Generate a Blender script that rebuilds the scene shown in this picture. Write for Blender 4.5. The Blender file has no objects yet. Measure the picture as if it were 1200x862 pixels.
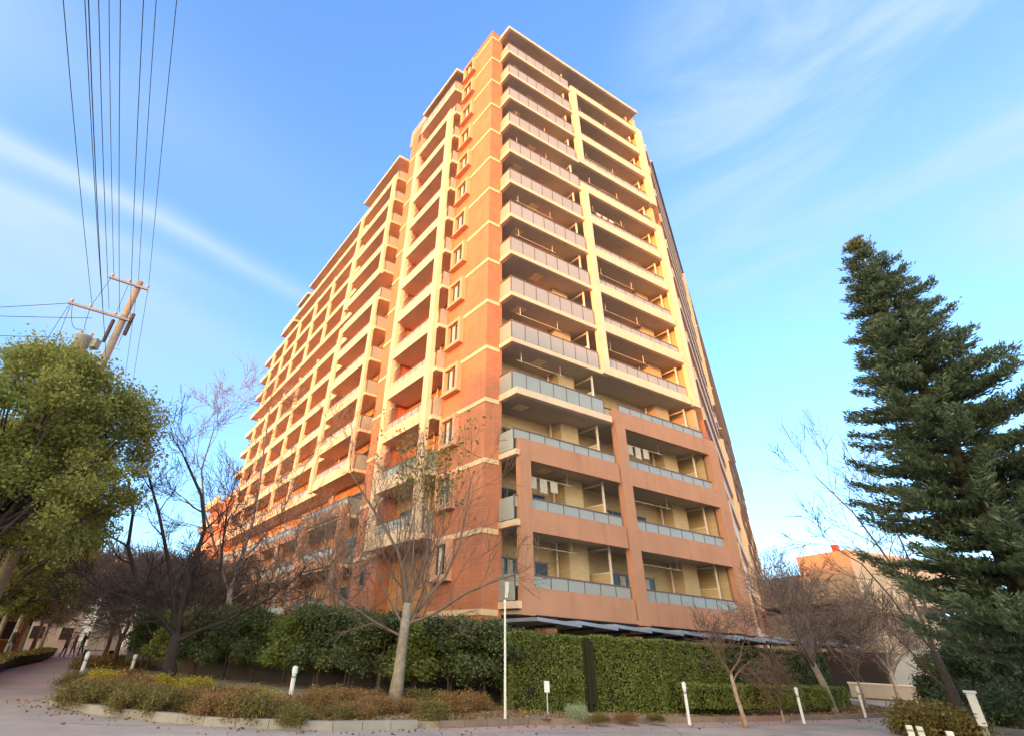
import bpy, math, random
import numpy as np
from mathutils import Vector, Matrix
R = math.radians
rng = np.random.default_rng(7); random.seed(7)
S = bpy.context.scene
COL = S.collection

# ------------------------------------------------------------------ camera
F_PX, PITCH, ROLL = 583.198, R(29.873), R(2.807)
CX, CY, EYE = 540.0, 431.0, 1.4          # principal point of the cropped 1200x862 photograph
AL, AR = R(35.225), R(61.968)            # compass directions of the two facades
cp, sp, cr, sr = math.cos(PITCH), math.sin(PITCH), math.cos(ROLL), math.sin(ROLL)
def w2c(x, y, z):
    X = x; Y = -(z*cp - y*sp); Z = y*cp + z*sp
    return (cr*X - sr*Y, sr*X + cr*Y, Z)
Mc = np.array([w2c(1,0,0), w2c(0,1,0), w2c(0,0,1)]).T      # world -> camera (right, down, forward)
cam = bpy.data.cameras.new('camera'); cam_o = bpy.data.objects.new('camera', cam); COL.objects.link(cam_o)
cam.sensor_fit = 'HORIZONTAL'; cam.sensor_width = 36.0; cam.lens = 36.0*F_PX/1200
cam.shift_x = (600-CX)/1200; cam.shift_y = 0
cam.clip_start = 0.1; cam.clip_end = 3000
mw = Matrix(((Mc[0][0], -Mc[1][0], -Mc[2][0], 0), (Mc[0][1], -Mc[1][1], -Mc[2][1], 0), (Mc[0][2], -Mc[1][2], -Mc[2][2], EYE), (0,0,0,1)))
cam_o.matrix_world = mw
S.camera = cam_o

# ------------------------------------------------------------------ sky and sun
SUN_AZ, SUN_EL = R(215), R(5.0)
S.view_settings.view_transform = 'Standard'; S.view_settings.look = 'None'
S.view_settings.exposure = 2.0; S.view_settings.gamma = 1.0
W = bpy.data.worlds.new('World'); S.world = W; W.use_nodes = True
nt = W.node_tree; nt.nodes.clear()
def N(t, tree=None, **kw):
    n = (tree or nt).nodes.new(t)
    for k, v in kw.items(): setattr(n, k, v)
    return n
sky = N('ShaderNodeTexSky', sky_type='NISHITA', sun_disc=False)
sky.sun_elevation = SUN_EL; sky.sun_rotation = SUN_AZ
sky.air_density = 1.0; sky.dust_density = 0.6; sky.ozone_density = 1.5; sky.altitude = 10
bg = N('ShaderNodeBackground'); bg.inputs[1].default_value = 0.15
out = N('ShaderNodeOutputWorld')
geo = N('ShaderNodeTexCoord')
def M_(op, a, b=None, tree=None):
    m = N('ShaderNodeMath', tree, operation=op); T = tree or nt
    for i, v in enumerate((a, b)):
        if v is None: continue
        if isinstance(v, (int, float)): m.inputs[i].default_value = v
        else: T.links.new(v, m.inputs[i])
    return m.outputs[0]
def dotv(vec):
    d = N('ShaderNodeVectorMath', operation='DOT_PRODUCT'); nt.links.new(geo.outputs['Generated'], d.inputs[0]); d.inputs[1].default_value = vec
    return d.outputs['Value']
def ray(px, py):
    d = Mc.T @ np.array([(px-CX)/F_PX, (py-CY)/F_PX, 1.0]); return d/np.linalg.norm(d)
def noise(scale, det=4, rough=.55, vec=None, dist=0):
    n = N('ShaderNodeTexNoise'); n.inputs['Scale'].default_value = scale; n.inputs['Detail'].default_value = det
    n.inputs['Roughness'].default_value = rough; n.inputs['Distortion'].default_value = dist
    nt.links.new(vec or geo.outputs['Generated'], n.inputs['Vector']); return n.outputs['Fac']
def streak(p, q, width, a, t0, t1, wob=.05):
    """thin cirrus / old contrail: a soft band along the great circle through two sky directions"""
    d1, d2 = ray(*p), ray(*q); n = np.cross(d1, d2); n /= np.linalg.norm(n)
    along = d2 - d1*(d1@d2); along /= np.linalg.norm(along)
    v = M_('ADD', dotv(tuple(n)), M_('MULTIPLY', M_('SUBTRACT', noise(3.0, 3), .5), wob))
    g = M_('POWER', 2.718, M_('MULTIPLY', M_('POWER', M_('ABSOLUTE', M_('DIVIDE', v, width)), 1.6), -1.0))
    mr = N('ShaderNodeMapRange', interpolation_type='SMOOTHSTEP'); nt.links.new(dotv(tuple(along)), mr.inputs['Value'])
    mr.inputs['From Min'].default_value = t0; mr.inputs['From Max'].default_value = t1
    return M_('MULTIPLY', M_('MULTIPLY', g, mr.outputs[0]), a)
CLOUD = []
CLOUD.append(streak((0,165), (355,345), .019, .78, .90, .0))
CLOUD.append(streak((0,20), (260,180), .11, .28, .7, .0))
CLOUD.append(streak((0,225), (240,330), .02, .4, .5, .0))
CLOUD.append(streak((0,250), (300,420), .06, .6, .75, .0))
CLOUD.append(streak((0,330), (260,470), .06, .45, .6, .0))
CLOUD.append(streak((930,280), (1200,140), .035, .34, .0, .22))
CLOUD.append(streak((1000,330), (1200,230), .05, .26, .0, .2))
# broad veil in the upper right
mpv = N('ShaderNodeMapping'); nt.links.new(geo.outputs['Generated'], mpv.inputs['Vector']); mpv.inputs['Rotation'].default_value = (0, R(-35), R(20)); mpv.inputs['Scale'].default_value = (1.0, 1.0, 4.0)
veil = N('ShaderNodeMapRange', interpolation_type='SMOOTHSTEP'); nt.links.new(noise(2.2, 7, .6, mpv.outputs[0], .6), veil.inputs['Value'])
veil.inputs['From Min'].default_value = .38; veil.inputs['From Max'].default_value = .75
CLOUD.append(streak((1060,200), (1200,130), .012, .4, .0, .2))
CLOUD.append(streak((1060,220), (1200,165), .010, .35, .0, .2))
c0 = ray(1050, 130)
msk = N('ShaderNodeMapRange', interpolation_type='SMOOTHSTEP'); nt.links.new(dotv(tuple(c0)), msk.inputs['Value'])
msk.inputs['From Min'].default_value = .90; msk.inputs['From Max'].default_value = .985
CLOUD.append(M_('MULTIPLY', M_('ADD', M_('MULTIPLY', veil.outputs[0], .62), .12), msk.outputs[0]))
tot = CLOUD[0]
for c in CLOUD[1:]: tot = M_('ADD', tot, c)
tot = M_('MINIMUM', tot, .8)
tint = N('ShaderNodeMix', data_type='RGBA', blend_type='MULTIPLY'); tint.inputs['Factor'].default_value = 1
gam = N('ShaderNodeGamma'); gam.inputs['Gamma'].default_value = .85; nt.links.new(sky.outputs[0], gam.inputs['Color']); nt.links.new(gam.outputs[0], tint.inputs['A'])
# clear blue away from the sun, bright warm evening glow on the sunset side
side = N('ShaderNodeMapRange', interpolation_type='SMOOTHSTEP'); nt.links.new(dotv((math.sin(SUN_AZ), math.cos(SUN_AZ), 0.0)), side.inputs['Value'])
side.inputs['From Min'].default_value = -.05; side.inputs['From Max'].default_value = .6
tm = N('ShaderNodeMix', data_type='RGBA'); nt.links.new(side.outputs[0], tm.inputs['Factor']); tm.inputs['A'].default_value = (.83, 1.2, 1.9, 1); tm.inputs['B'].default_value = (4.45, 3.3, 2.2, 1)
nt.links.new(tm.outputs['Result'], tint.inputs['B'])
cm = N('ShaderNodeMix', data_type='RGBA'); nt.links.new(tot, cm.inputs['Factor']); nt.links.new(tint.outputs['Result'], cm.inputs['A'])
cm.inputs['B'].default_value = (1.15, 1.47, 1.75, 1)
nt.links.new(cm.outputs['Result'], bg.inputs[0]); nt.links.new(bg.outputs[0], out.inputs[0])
sun = bpy.data.lights.new('sun', 'SUN'); sun_o = bpy.data.objects.new('sun', sun); COL.objects.link(sun_o)
sun.energy = 2.0; sun.angle = R(0.8); sun.color = (.95, .25, .035)
sd = Vector((math.sin(SUN_AZ)*math.cos(SUN_EL), math.cos(SUN_AZ)*math.cos(SUN_EL), math.sin(SUN_EL)))
sun_o.rotation_euler = sd.to_track_quat('Z', 'Y').to_euler(); sun_o.location = sd*60

# ------------------------------------------------------------------ helpers
def spot(px, py, z=0.0):
    """the ground point seen at a photograph pixel"""
    d = ray(px, py); s = (z-EYE)/d[2]; return (d[0]*s, d[1]*s)
def at_depth(px, py, dist):
    """the point seen at a photograph pixel, `dist` metres away measured along the ground"""
    d = ray(px, py); s = dist/math.hypot(d[0], d[1]); return Vector((d[0]*s, d[1]*s, EYE + d[2]*s))
def polar(azd, d): return (d*math.sin(R(azd)), d*math.cos(R(azd)))

MATS = {}
def mat(name, col, rough=.8, var=.12, scale=3.0, bump=0.0, bscale=40.0, spec=.3, metal=0.0, island=0.0, trans=0.0, alpha=1.0, col2=None, stain=0.0, grid=None, ior=None):
    m = bpy.data.materials.new(name); m.use_nodes = True; t = m.node_tree; t.nodes.clear()
    o = N('ShaderNodeOutputMaterial', t); b = N('ShaderNodeBsdfPrincipled', t)
    b.inputs['Roughness'].default_value = rough; b.inputs['Metallic'].default_value = metal
    b.inputs['Specular IOR Level'].default_value = spec
    tc = N('ShaderNodeTexCoord', t)
    ns = N('ShaderNodeTexNoise', t); ns.inputs['Scale'].default_value = scale; ns.inputs['Detail'].default_value = 6; ns.inputs['Roughness'].default_value = .6
    t.links.new(tc.outputs['Object'], ns.inputs['Vector'])
    mx = N('ShaderNodeMix', t, data_type='RGBA')
    c1 = [min(1, c*(1-var)) for c in col]; c2 = list(col2) if col2 else [min(1, c*(1+var)) for c in col]
    mx.inputs['A'].default_value = (*c1, 1); mx.inputs['B'].default_value = (*c2, 1)
    cr_ = N('ShaderNodeMapRange', t); cr_.inputs['From Min'].default_value = .3; cr_.inputs['From Max'].default_value = .7
    t.links.new(ns.outputs['Fac'], cr_.inputs['Value']); t.links.new(cr_.outputs[0], mx.inputs['Factor'])
    cur = mx.outputs['Result']
    if stain:
        mp = N('ShaderNodeMapping', t); mp.inputs['Scale'].default_value = (1.3, 1.3, .12); t.links.new(tc.outputs['Object'], mp.inputs['Vector'])
        n2 = N('ShaderNodeTexNoise', t); n2.inputs['Scale'].default_value = 1.8; n2.inputs['Detail'].default_value = 8; t.links.new(mp.outputs[0], n2.inputs['Vector'])
        r2 = N('ShaderNodeMapRange', t); r2.inputs['From Min'].default_value = .5; r2.inputs['From Max'].default_value = .8; r2.inputs['To Max'].default_value = stain
        t.links.new(n2.outputs['Fac'], r2.inputs['Value'])
        m2 = N('ShaderNodeMix', t, data_type='RGBA'); t.links.new(r2.outputs[0], m2.inputs['Factor']); t.links.new(cur, m2.inputs['A'])
        m2.inputs['B'].default_value = (col[0]*.45, col[1]*.42, col[2]*.4, 1); cur = m2.outputs['Result']
    if grid:   # small wall tiles: courses along the wall and up it
        gw, gh, dk = grid
        sx = N('ShaderNodeSeparateXYZ', t); t.links.new(tc.outputs['Object'], sx.inputs[0])
        u = M_('ADD', M_('MULTIPLY', sx.outputs[0], .62, t), M_('MULTIPLY', sx.outputs[1], .79, t), t)
        cb = N('ShaderNodeCombineXYZ', t); t.links.new(u, cb.inputs[0]); t.links.new(sx.outputs[2], cb.inputs[1])
        br = N('ShaderNodeTexBrick', t); t.links.new(cb.outputs[0], br.inputs['Vector'])
        br.inputs['Scale'].default_value = 1.0; br.inputs['Brick Width'].default_value = gw; br.inputs['Row Height'].default_value = gh
        br.inputs['Mortar Size'].default_value = .006; br.inputs['Color1'].default_value = (1, 1, 1, 1); br.inputs['Color2'].default_value = (.86, .86, .86, 1); br.inputs['Mortar'].default_value = (dk, dk, dk, 1)
        m3 = N('ShaderNodeMix', t, data_type='RGBA', blend_type='MULTIPLY'); m3.inputs['Factor'].default_value = 1
        t.links.new(cur, m3.inputs['A']); t.links.new(br.outputs['Color'], m3.inputs['B']); cur = m3.outputs['Result']
    if island:
        g = N('ShaderNodeNewGeometry', t); hs = N('ShaderNodeHueSaturation', t)
        r = N('ShaderNodeMapRange', t); r.inputs['To Min'].default_value = 1-island; r.inputs['To Max'].default_value = 1+island
        t.links.new(g.outputs['Random Per Island'], r.inputs['Value']); t.links.new(r.outputs[0], hs.inputs['Value'])
        r3 = N('ShaderNodeMapRange', t); r3.inputs['To Min'].default_value = .485; r3.inputs['To Max'].default_value = .515
        t.links.new(g.outputs['Random Per Island'], r3.inputs['Value']); t.links.new(r3.outputs[0], hs.inputs['Hue'])
        t.links.new(cur, hs.inputs['Color']); cur = hs.outputs['Color']
    t.links.new(cur, b.inputs['Base Color'])
    if bump:
        nb = N('ShaderNodeTexNoise', t); nb.inputs['Scale'].default_value = bscale; nb.inputs['Detail'].default_value = 5; t.links.new(tc.outputs['Object'], nb.inputs['Vector'])
        bp = N('ShaderNodeBump', t); bp.inputs['Strength'].default_value = bump; bp.inputs['Distance'].default_value = .02
        t.links.new(nb.outputs['Fac'], bp.inputs['Height']); t.links.new(bp.outputs[0], b.inputs['Normal'])
    sh = b.outputs[0]
    if trans:
        tr = N('ShaderNodeBsdfTranslucent', t); t.links.new(cur, tr.inputs[0]); ms = N('ShaderNodeMixShader', t); ms.inputs[0].default_value = trans
        t.links.new(sh, ms.inputs[1]); t.links.new(tr.outputs[0], ms.inputs[2]); sh = ms.outputs[0]
    if alpha < 1: b.inputs['Alpha'].default_value = alpha
    t.links.new(sh, o.inputs[0]); MATS[name] = m; return m

# building
mat('terracotta_tile', (.53, .205, .115), .75, .13, .9, grid=(.24, .072, .74), stain=.28)
mat('brown_render', (.47, .24, .15), .85, .08, .8, bump=.25, stain=.30)
mat('cream_paint', (.70, .53, .38), .7, .06, .7, bump=.1, stain=.28)
mat('band_cream', (.70, .53, .34), .75, .05, .8, stain=.15)
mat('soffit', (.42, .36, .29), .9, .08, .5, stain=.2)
mat('balcony_wall', (.60, .47, .29), .85, .07, .7, grid=(.24, .072, .9))
mat('orange_wall', (.60, .30, .13), .85, .07, .7, grid=(.24, .072, .9))
mat('frosted_glass', (.32, .345, .33), .28, .06, .5, spec=.5)
mat('rail_metal', (.16, .11, .10), .5, .1, 3)
mat('frame_white', (.72, .66, .56), .5, .05, 2)
mat('window_glass', (.05, .05, .045), .10, .2, .4, spec=.45)
mat('curtain', (.55, .52, .46), .9, .12, 9)
mat('window_metal', (.30, .25, .22), .45, .08, 3)
mat('roof_grey', (.33, .30, .29), .85, .1, 1)
mat('shelter_metal', (.42, .44, .50), .4, .12, 2, metal=.6)
mat('dark_metal', (.05, .05, .06), .5, .15, 3)
mat('laundry', (.8, .82, .86), .9, .04, 6)
# ground
mat('asphalt', (.40, .345, .31), .9, .16, .35, bump=.6, bscale=160, stain=.3, col2=(.53, .43, .385))
mat('path_paving', (.42, .325, .285), .88, .14, .5, bump=.4, bscale=120)
mat('soil', (.27, .20, .135), .95, .3, 2.2, bump=.9, bscale=30, col2=(.42, .33, .23))
mat('kerb_stone', (.35, .315, .27), .85, .15, 1.5, bump=.4, bscale=60, stain=.2)
mat('kerb_brown', (.24, .17, .13), .88, .2, 1.5, bump=.4, bscale=60)
mat('grass', (.10, .10, .045), .95, .3, 1.5, bump=.8, bscale=40)
mat('concrete', (.36, .32, .29), .85, .1, .4, stain=.25)
mat('concrete_warm', (.45, .37, .29), .85, .1, .4, stain=.25)
mat('metal_light', (.62, .62, .60), .45, .08, 5)
mat('white_plastic', (.74, .76, .76), .5, .05, 5)
mat('post_white', (.70, .70, .66), .6, .08, 8, stain=.2)
mat('post_grey', (.30, .30, .29), .7, .1, 8)
mat('red_paint', (.55, .06, .04), .5, .06, 4)
mat('green_panel', (.13, .20, .155), .6, .08, 4)
# plants
mat('bark_grey', (.27, .225, .185), .95, .3, 6, bump=.8, bscale=30, col2=(.38, .33, .27))
mat('bark_dark', (.085, .066, .058), .95, .3, 6, bump=.8, bscale=30)
mat('bark_black', (.045, .034, .03), .95, .3, 5)
mat('twig_limb', (.17, .125, .105), .95, .25, 3)
mat('twig_brown', (.15, .105, .085), .95, .2, 3)
mat('twig_plum', (.205, .160, .145), .95, .2, 3)
mat('leaf_street', (.42, .42, .12), .65, .25, .5, island=.4, trans=.5, col2=(.29, .33, .09))
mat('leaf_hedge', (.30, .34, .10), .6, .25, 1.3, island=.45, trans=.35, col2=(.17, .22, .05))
mat('leaf_dark', (.09, .13, .06), .5, .3, .8, island=.5, trans=.25, col2=(.15, .18, .06), spec=.4)
mat('leaf_conifer', (.115, .165, .095), .7, .3, .8, island=.4, trans=.3, col2=(.15, .20, .11))
mat('leaf_rust', (.40, .18, .07), .7, .3, 2, island=.45, trans=.3, col2=(.28, .20, .08))
mat('leaf_yellow', (.42, .34, .04), .7, .2, 2, island=.35, trans=.3)
mat('leaf_azalea', (.19, .18, .05), .7, .3, 3, island=.45, trans=.3, col2=(.26, .19, .065))
mat('leaf_pale', (.34, .38, .24), .7, .2, 3, island=.35, trans=.2)
mat('leaf_ginkgo', (.26, .24, .05), .7, .2, 1, island=.4, trans=.4)
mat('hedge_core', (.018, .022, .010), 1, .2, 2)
mat('wood_pole', (.30, .24, .18), .85, .12, 4, bump=.3, bscale=30, stain=.2)
mat('steel_arm', (.34, .31, .30), .5, .1, 4)
mat('porcelain', (.45, .36, .30), .3, .1, 4)
mat('cable', (.035, .035, .05), .6, .1, 3)
mat('skin', (.5, .33, .25), .7, .05, 4)
mat('hair', (.02, .015, .012), .8, .1, 4)
mat('cloth_navy', (.03, .035, .06), .9, .1, 6)
mat('cloth_red', (.5, .05, .05), .9, .1, 6)
mat('cloth_grey', (.14, .14, .15), .9, .1, 6)
mat('cloth_black', (.02, .02, .022), .9, .1, 6)
mat('tyre', (.02, .02, .02), .9, .1, 6)
mat('house_white', (.62, .60, .56), .8, .06, .6, stain=.2)
mat('house_brown', (.33, .17, .11), .8, .08, .6, stain=.15)
mat('house_grey', (.30, .30, .31), .8, .08, .6, stain=.2)

def tag(o, label=None, cat=None, group=None, kind=None):
    if label: o['label'] = label
    if cat: o['category'] = cat
    if group: o['group'] = group
    if kind: o['kind'] = kind
    return o
def empty(name, loc=(0,0,0), rz=0, label=None, cat=None, group=None):
    e = bpy.data.objects.new(name, None); e.empty_display_size = .3; COL.objects.link(e)
    e.location = loc; e.rotation_euler.z = rz
    return tag(e, label, cat, group)

class MB:
    def __init__(s): s.v = []; s.f = []; s.m = []
    def quadbox(s, P, m=0):      # 8 corners: bottom 4 ccw, top 4 ccw
        n = len(s.v); s.v += [tuple(p) for p in P]
        for q in ((0,3,2,1), (4,5,6,7), (0,1,5,4), (1,2,6,5), (2,3,7,6), (3,0,4,7)): s.f.append([n+i for i in q]); s.m.append(m)
        return s
    def box(s, x0, x1, y0, y1, z0, z1, m=0):
        return s.quadbox([(x0,y0,z0),(x1,y0,z0),(x1,y1,z0),(x0,y1,z0),(x0,y0,z1),(x1,y0,z1),(x1,y1,z1),(x0,y1,z1)], m)
    def tube(s, pts, rad, n=6, m=0, cap=True):
        pts = [Vector(p) for p in pts]; k = len(pts)
        if not isinstance(rad, (list, tuple)): rad = [rad]*k
        base = len(s.v); up = None
        for i in range(k):
            d = (pts[min(i+1,k-1)] - pts[max(i-1,0)])
            if d.length < 1e-9: d = Vector((0,0,1))
            d.normalize()
            if up is None: up = Vector((1,0,0)) if abs(d.z) > .8 else Vector((0,0,1))
            u = d.cross(up)
            if u.length < 1e-6: u = d.orthogonal()
            u.normalize(); w = u.cross(d).normalized(); up = w
            for j in range(n):
                a = 2*math.pi*j/n; q = pts[i] + (u*math.cos(a) + w*math.sin(a))*rad[i]; s.v.append(tuple(q))
        for i in range(k-1):
            for j in range(n):
                a = base+i*n+j; b = base+i*n+(j+1)%n; s.f.append([a, b, b+n, a+n]); s.m.append(m)
        if cap and n > 2:
            s.f.append([base+j for j in range(n)][::-1]); s.m.append(m)
            s.f.append([base+(k-1)*n+j for j in range(n)]); s.m.append(m)
        return s
    def lathe(s, c, prof, n=14, m=0):   # prof: (radius, z)
        base = len(s.v)
        for r, z in prof:
            for j in range(n): a = 2*math.pi*j/n; s.v.append((c[0]+r*math.cos(a), c[1]+r*math.sin(a), c[2]+z))
        for i in range(len(prof)-1):
            for j in range(n):
                a = base+i*n+j; b = base+i*n+(j+1)%n; s.f.append([a, b, b+n, a+n]); s.m.append(m)
        s.f.append([base+j for j in range(n)][::-1]); s.m.append(m)
        s.f.append([base+(len(prof)-1)*n+j for j in range(n)]); s.m.append(m)
        return s
    def poly(s, pts, z0, z1, m=0):
        n = len(s.v); k = len(pts)
        s.v += [(p[0],p[1],z0) for p in pts] + [(p[0],p[1],z1) for p in pts]
        s.f.append([n+i for i in range(k)][::-1]); s.f.append([n+k+i for i in range(k)]); s.m += [m, m]
        for i in range(k): j = (i+1)%k; s.f.append([n+i, n+j, n+k+j, n+k+i]); s.m.append(m)
        return s
    def build(s, name, mats, parent=None, smooth=False, bevel=0, org=None, **t):
        me = bpy.data.meshes.new(name)
        vv = s.v if org is None else [(a-org[0], b-org[1], c-org[2]) for a, b, c in s.v]
        me.from_pydata(vv, [], s.f)
        if isinstance(mats, str): mats = [mats]
        for q in mats: me.materials.append(MATS[q])
        if len(mats) > 1: me.polygons.foreach_set('material_index', s.m)
        if smooth: me.polygons.foreach_set('use_smooth', [True]*len(s.f))
        me.update()
        o = bpy.data.objects.new(name, me); COL.objects.link(o)
        if parent: o.parent = parent
        elif org is not None: o.location = org
        if bevel:
            b = o.modifiers.new('bevel', 'BEVEL'); b.width = bevel; b.segments = 2; b.limit_method = 'ANGLE'
        return tag(o, **t)

def leaf_mesh(name, C, size, matname, parent=None, elong=1.7, updir=None, jitter=.35, **t):
    """many small leaf-shaped faces spread at the points C"""
    C = np.asarray(C, float); n = len(C)
    u = rng.normal(size=(n,3))
    if updir is not None: u = u*.45 + np.asarray(updir)
    u /= np.linalg.norm(u, axis=1, keepdims=True)
    w = rng.normal(size=(n,3)); v = np.cross(u, w); v /= np.linalg.norm(v, axis=1, keepdims=True)
    s = size*(1 + rng.uniform(-jitter, jitter, size=(n,1)))
    V = np.stack([C - u*s*elong*.5, C + v*s*.5 - u*s*.1, C + u*s*elong*.5, C - v*s*.5 - u*s*.1], 1).reshape(-1,3)
    me = bpy.data.meshes.new(name); me.vertices.add(4*n); me.vertices.foreach_set('co', V.ravel())
    me.loops.add(4*n); me.loops.foreach_set('vertex_index', np.arange(4*n, dtype=np.int32))
    me.polygons.add(n); me.polygons.foreach_set('loop_start', np.arange(0, 4*n, 4, dtype=np.int32)); me.polygons.foreach_set('loop_total', np.full(n, 4, dtype=np.int32))
    me.materials.append(MATS[matname]); me.update(calc_edges=True); me.validate()
    o = bpy.data.objects.new(name, me); COL.objects.link(o)
    if parent: o.parent = parent
    return tag(o, **t)

def copy_tree(o, parent=None):
    c = o.copy(); COL.objects.link(c); c.parent = parent
    for ch in list(o.children): copy_tree(ch, c)
    return c

# ------------------------------------------------------------------ ground, roads, kerbs
KERB = [(-27.2,43.5), (-20.6,33.5), (-13.6,22.6), (-10.3,16.6), (-9.75,15.2), (-9.1,14.2), (-8.1,13.4), (-6.9,12.7), (-4.6,11.95), (-2.3,12.1), (-.1,13.3), (1.9,14.6), (3.9,15.6), (8.7,18.15), (13.7,20.9), (17.0,23.0), (18.9,24.8), (20.5,27.4), (21.7,31.0), (23.2,36.0), (27,43), (46,72)]
g = MB(); g.v = [(-900,-500,0), (900,-500,0), (900,1300,0), (-900,1300,0)]; g.f = [[0,1,2,3]]; g.m = [0]
g.build('road', 'asphalt', kind='structure', label='pinkish grey asphalt road in front of the planted bed', cat='road')
BED = KERB + [(46, 150), (-60, 150), (-60, 92)]
MB().poly([(p[0], p[1]) for p in BED], -.05, .115).build('planting_bed', 'soil', kind='structure', label='bare brown soil bed raised behind the kerb', cat='ground')
PATH = [(-60,90), (-46,70.5), (-27.3,43.2), (-20.7,33.3), (-13.7,22.5), (-10.4,16.5), (-9.9,15.2), (-9.9,13.0), (-12.5,14.2), (-15.2,19.2), (-19.3,25.3), (-24.2,34.5), (-28.5,41.5), (-50,75), (-64,96)]
m = MB(); m.v = [(x, y, .004) for x, y in PATH]; m.f = [list(range(len(PATH)))[::-1]]; m.m = [0]
m.build('footpath', 'path_paving', kind='structure', label='pale paved footpath running left between the trees and the bed', cat='path')
def along(poly, step):
    out_ = []; acc = 0
    for a, b in zip(poly[:-1], poly[1:]):
        a, b = Vector((*a, 0)), Vector((*b, 0)); L = (b-a).length; t = acc
        while t < L: out_.append((a.lerp(b, t/L), (b-a).normalized())); t += step
        acc = t - L
    return out_
def kerb(poly, w, h, matn, name, label, step=.62):
    mb = MB(); P_ = along(poly, step)
    for (p, d), (q, d2) in zip(P_[:-1], P_[1:]):
        n1 = Vector((-d.y, d.x, 0)); n2 = Vector((-d2.y, d2.x, 0)); g_ = (q-p).normalized()*.006
        a, b = p+g_, q-g_
        mb.quadbox([(a.x, a.y, -.02), (b.x, b.y, -.02), (b.x+n2.x*w, b.y+n2.y*w, -.02), (a.x+n1.x*w, a.y+n1.y*w, -.02),
                    (a.x+n1.x*.015, a.y+n1.y*.015, h), (b.x+n2.x*.015, b.y+n2.y*.015, h), (b.x+n2.x*w, b.y+n2.y*w, h), (a.x+n1.x*w, a.y+n1.y*w, h)])
    return mb.build(name, matn, kind='structure', label=label, cat='kerb')
KB = [Vector(p) for p in KERB]
def off(poly, d):
    r = []
    for i, p in enumerate(poly):
        a = Vector(poly[max(0,i-1)]); b = Vector(poly[min(len(poly)-1,i+1)]); t = (b-a).normalized(); r.append((p[0]-t.y*-d*-1, p[1]+t.x*-d)) if False else r.append((p[0]+t.y*d, p[1]-t.x*d))
    return r
kerb(off(KERB[:11], .14), .17, .15, 'kerb_stone', 'kerb', 'light grey stone kerb round the left end of the bed')
kerb(off(KERB[10:], .12), .13, .13, 'kerb_brown', 'kerb', 'low dark brown kerb along the road before the hedge')
# grass verge and side road beyond on the right
VER = [(26.5,38.5), (31,35.5), (47,44), (80,60), (90,110), (60,96)]
MB().poly(VER, -.05, .10).build('grass_verge', 'grass', kind='structure', label='rough grass verge across the side road at right', cat='grass')
RB = [(13.6,14.2), (15.2,20.0), (18.2,22.3), (24.5,25.6), (40,30), (60,10), (30,2)]
MB().poly(RB, -.05, .11).build('planting_bed', 'soil', kind='structure', label='planted corner bed at the far right of the road', cat='ground')
LB = [(-12.6,13.6), (-15.3,19.2), (-19.4,25.3), (-24.3,34.5), (-28.6,41.5), (-50,75), (-51.5,74), (-30.2,40.6), (-26.0,33.8), (-21,24.4), (-17.2,18.2), (-14.6,12.6)]
MB().poly(LB, -.05, .10).build('tree_strip', 'soil', kind='structure', label='narrow soil strip under the row of street trees', cat='ground')
mat('paving_red', (.44, .31, .27), .9, .15, .5, bump=.4, bscale=120)
m = MB(); pts = off(KERB[10:17], .125); pts2 = off(KERB[10:17], 1.0)
pl = pts + pts2[::-1]; m.v = [(x, y, .004) for x, y in pl]; k_ = len(pts); m.f = [[i, i+1, len(pl)-2-i, len(pl)-1-i][::-1] for i in range(k_-1)]; m.m = [0]*len(m.f)
m.build('gutter', 'paving_red', kind='structure', label='reddish gutter strip beside the dark kerb', cat='gutter')
MB().box(-.28, .28, -.06, .06, 0, .012).build('drain_cover', 'dark_metal', org=None, label='small black drain grating in the soil beside the little sign', cat='drain').location = (*spot(633, 842, .116), .116)

# ------------------------------------------------------------------ apartment building
TZ = R(3.35); O = Vector((21.8*math.sin(TZ), 21.8*math.cos(TZ), 0))
dR = Vector((math.sin(AR), math.cos(AR), 0)); dL = Vector((-math.sin(AL), math.cos(AL), 0))
def PT(a, b, z): p = dR*a + dL*b; return (p.x, p.y, z)
en = [2.009-.137*n for n in range(12)] + [.360, .217, .073]
Z = [EYE + 21.8*e for e in en]; Z.append(-.1)
def sk(mb, a0, a1, b0, b1, z0, z1, m=0):
    return mb.quadbox([PT(a0,b0,z0), PT(a1,b0,z0), PT(a1,b1,z0), PT(a0,b1,z0), PT(a0,b0,z1), PT(a1,b0,z1), PT(a1,b1,z1), PT(a0,b1,z1)], m)
B = empty('apartment_building', O, 0, 'tall terracotta apartment building with cream framed balconies, filling the middle of the view', 'building')
def part(mb, name, mats, parent=B, **t): return mb.build(name, mats, parent, **t)

# solid body
m = MB(); sk(m, 0, .95, 0, 3.85, 0, 46.0); sk(m, 0, 1.3, 9.35, 12.4, 0, 46.2); part(m, 'tower_wall', 'terracotta_tile')
m = MB(); sk(m, .951, 15.0, 1.05, 12.3, 2.9, 45.6); part(m, 'core_wall', 'balcony_wall', label='beige tiled wall behind the balconies')
m = MB(); sk(m, .96, 14.8, 4.0, 12.2, 0, 2.9); part(m, 'ground_floor_wall', 'concrete')
m = MB(); sk(m, .3, 15.05, 9.4, 13.5, 45.6, 48.2); 
part(m, 'roof_house', 'roof_grey')
m = MB(); sk(m, .85, .95, 3.85, 9.35, 2.9, 45.3); part(m, 'recess_wall', 'orange_wall', label='orange wall behind the framed balconies')
for a_ in (2.6, 7.4, 12.4):
    m = MB(); sk(m, a_, a_+.6, -.6, 0, 0, 2.85); part(m, 'pillar', 'brown_render')
m = MB(); sk(m, .96, 15.3, -1.2, 4.0, 2.86, 3.0); part(m, 'floor_slab', 'soffit')
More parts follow.
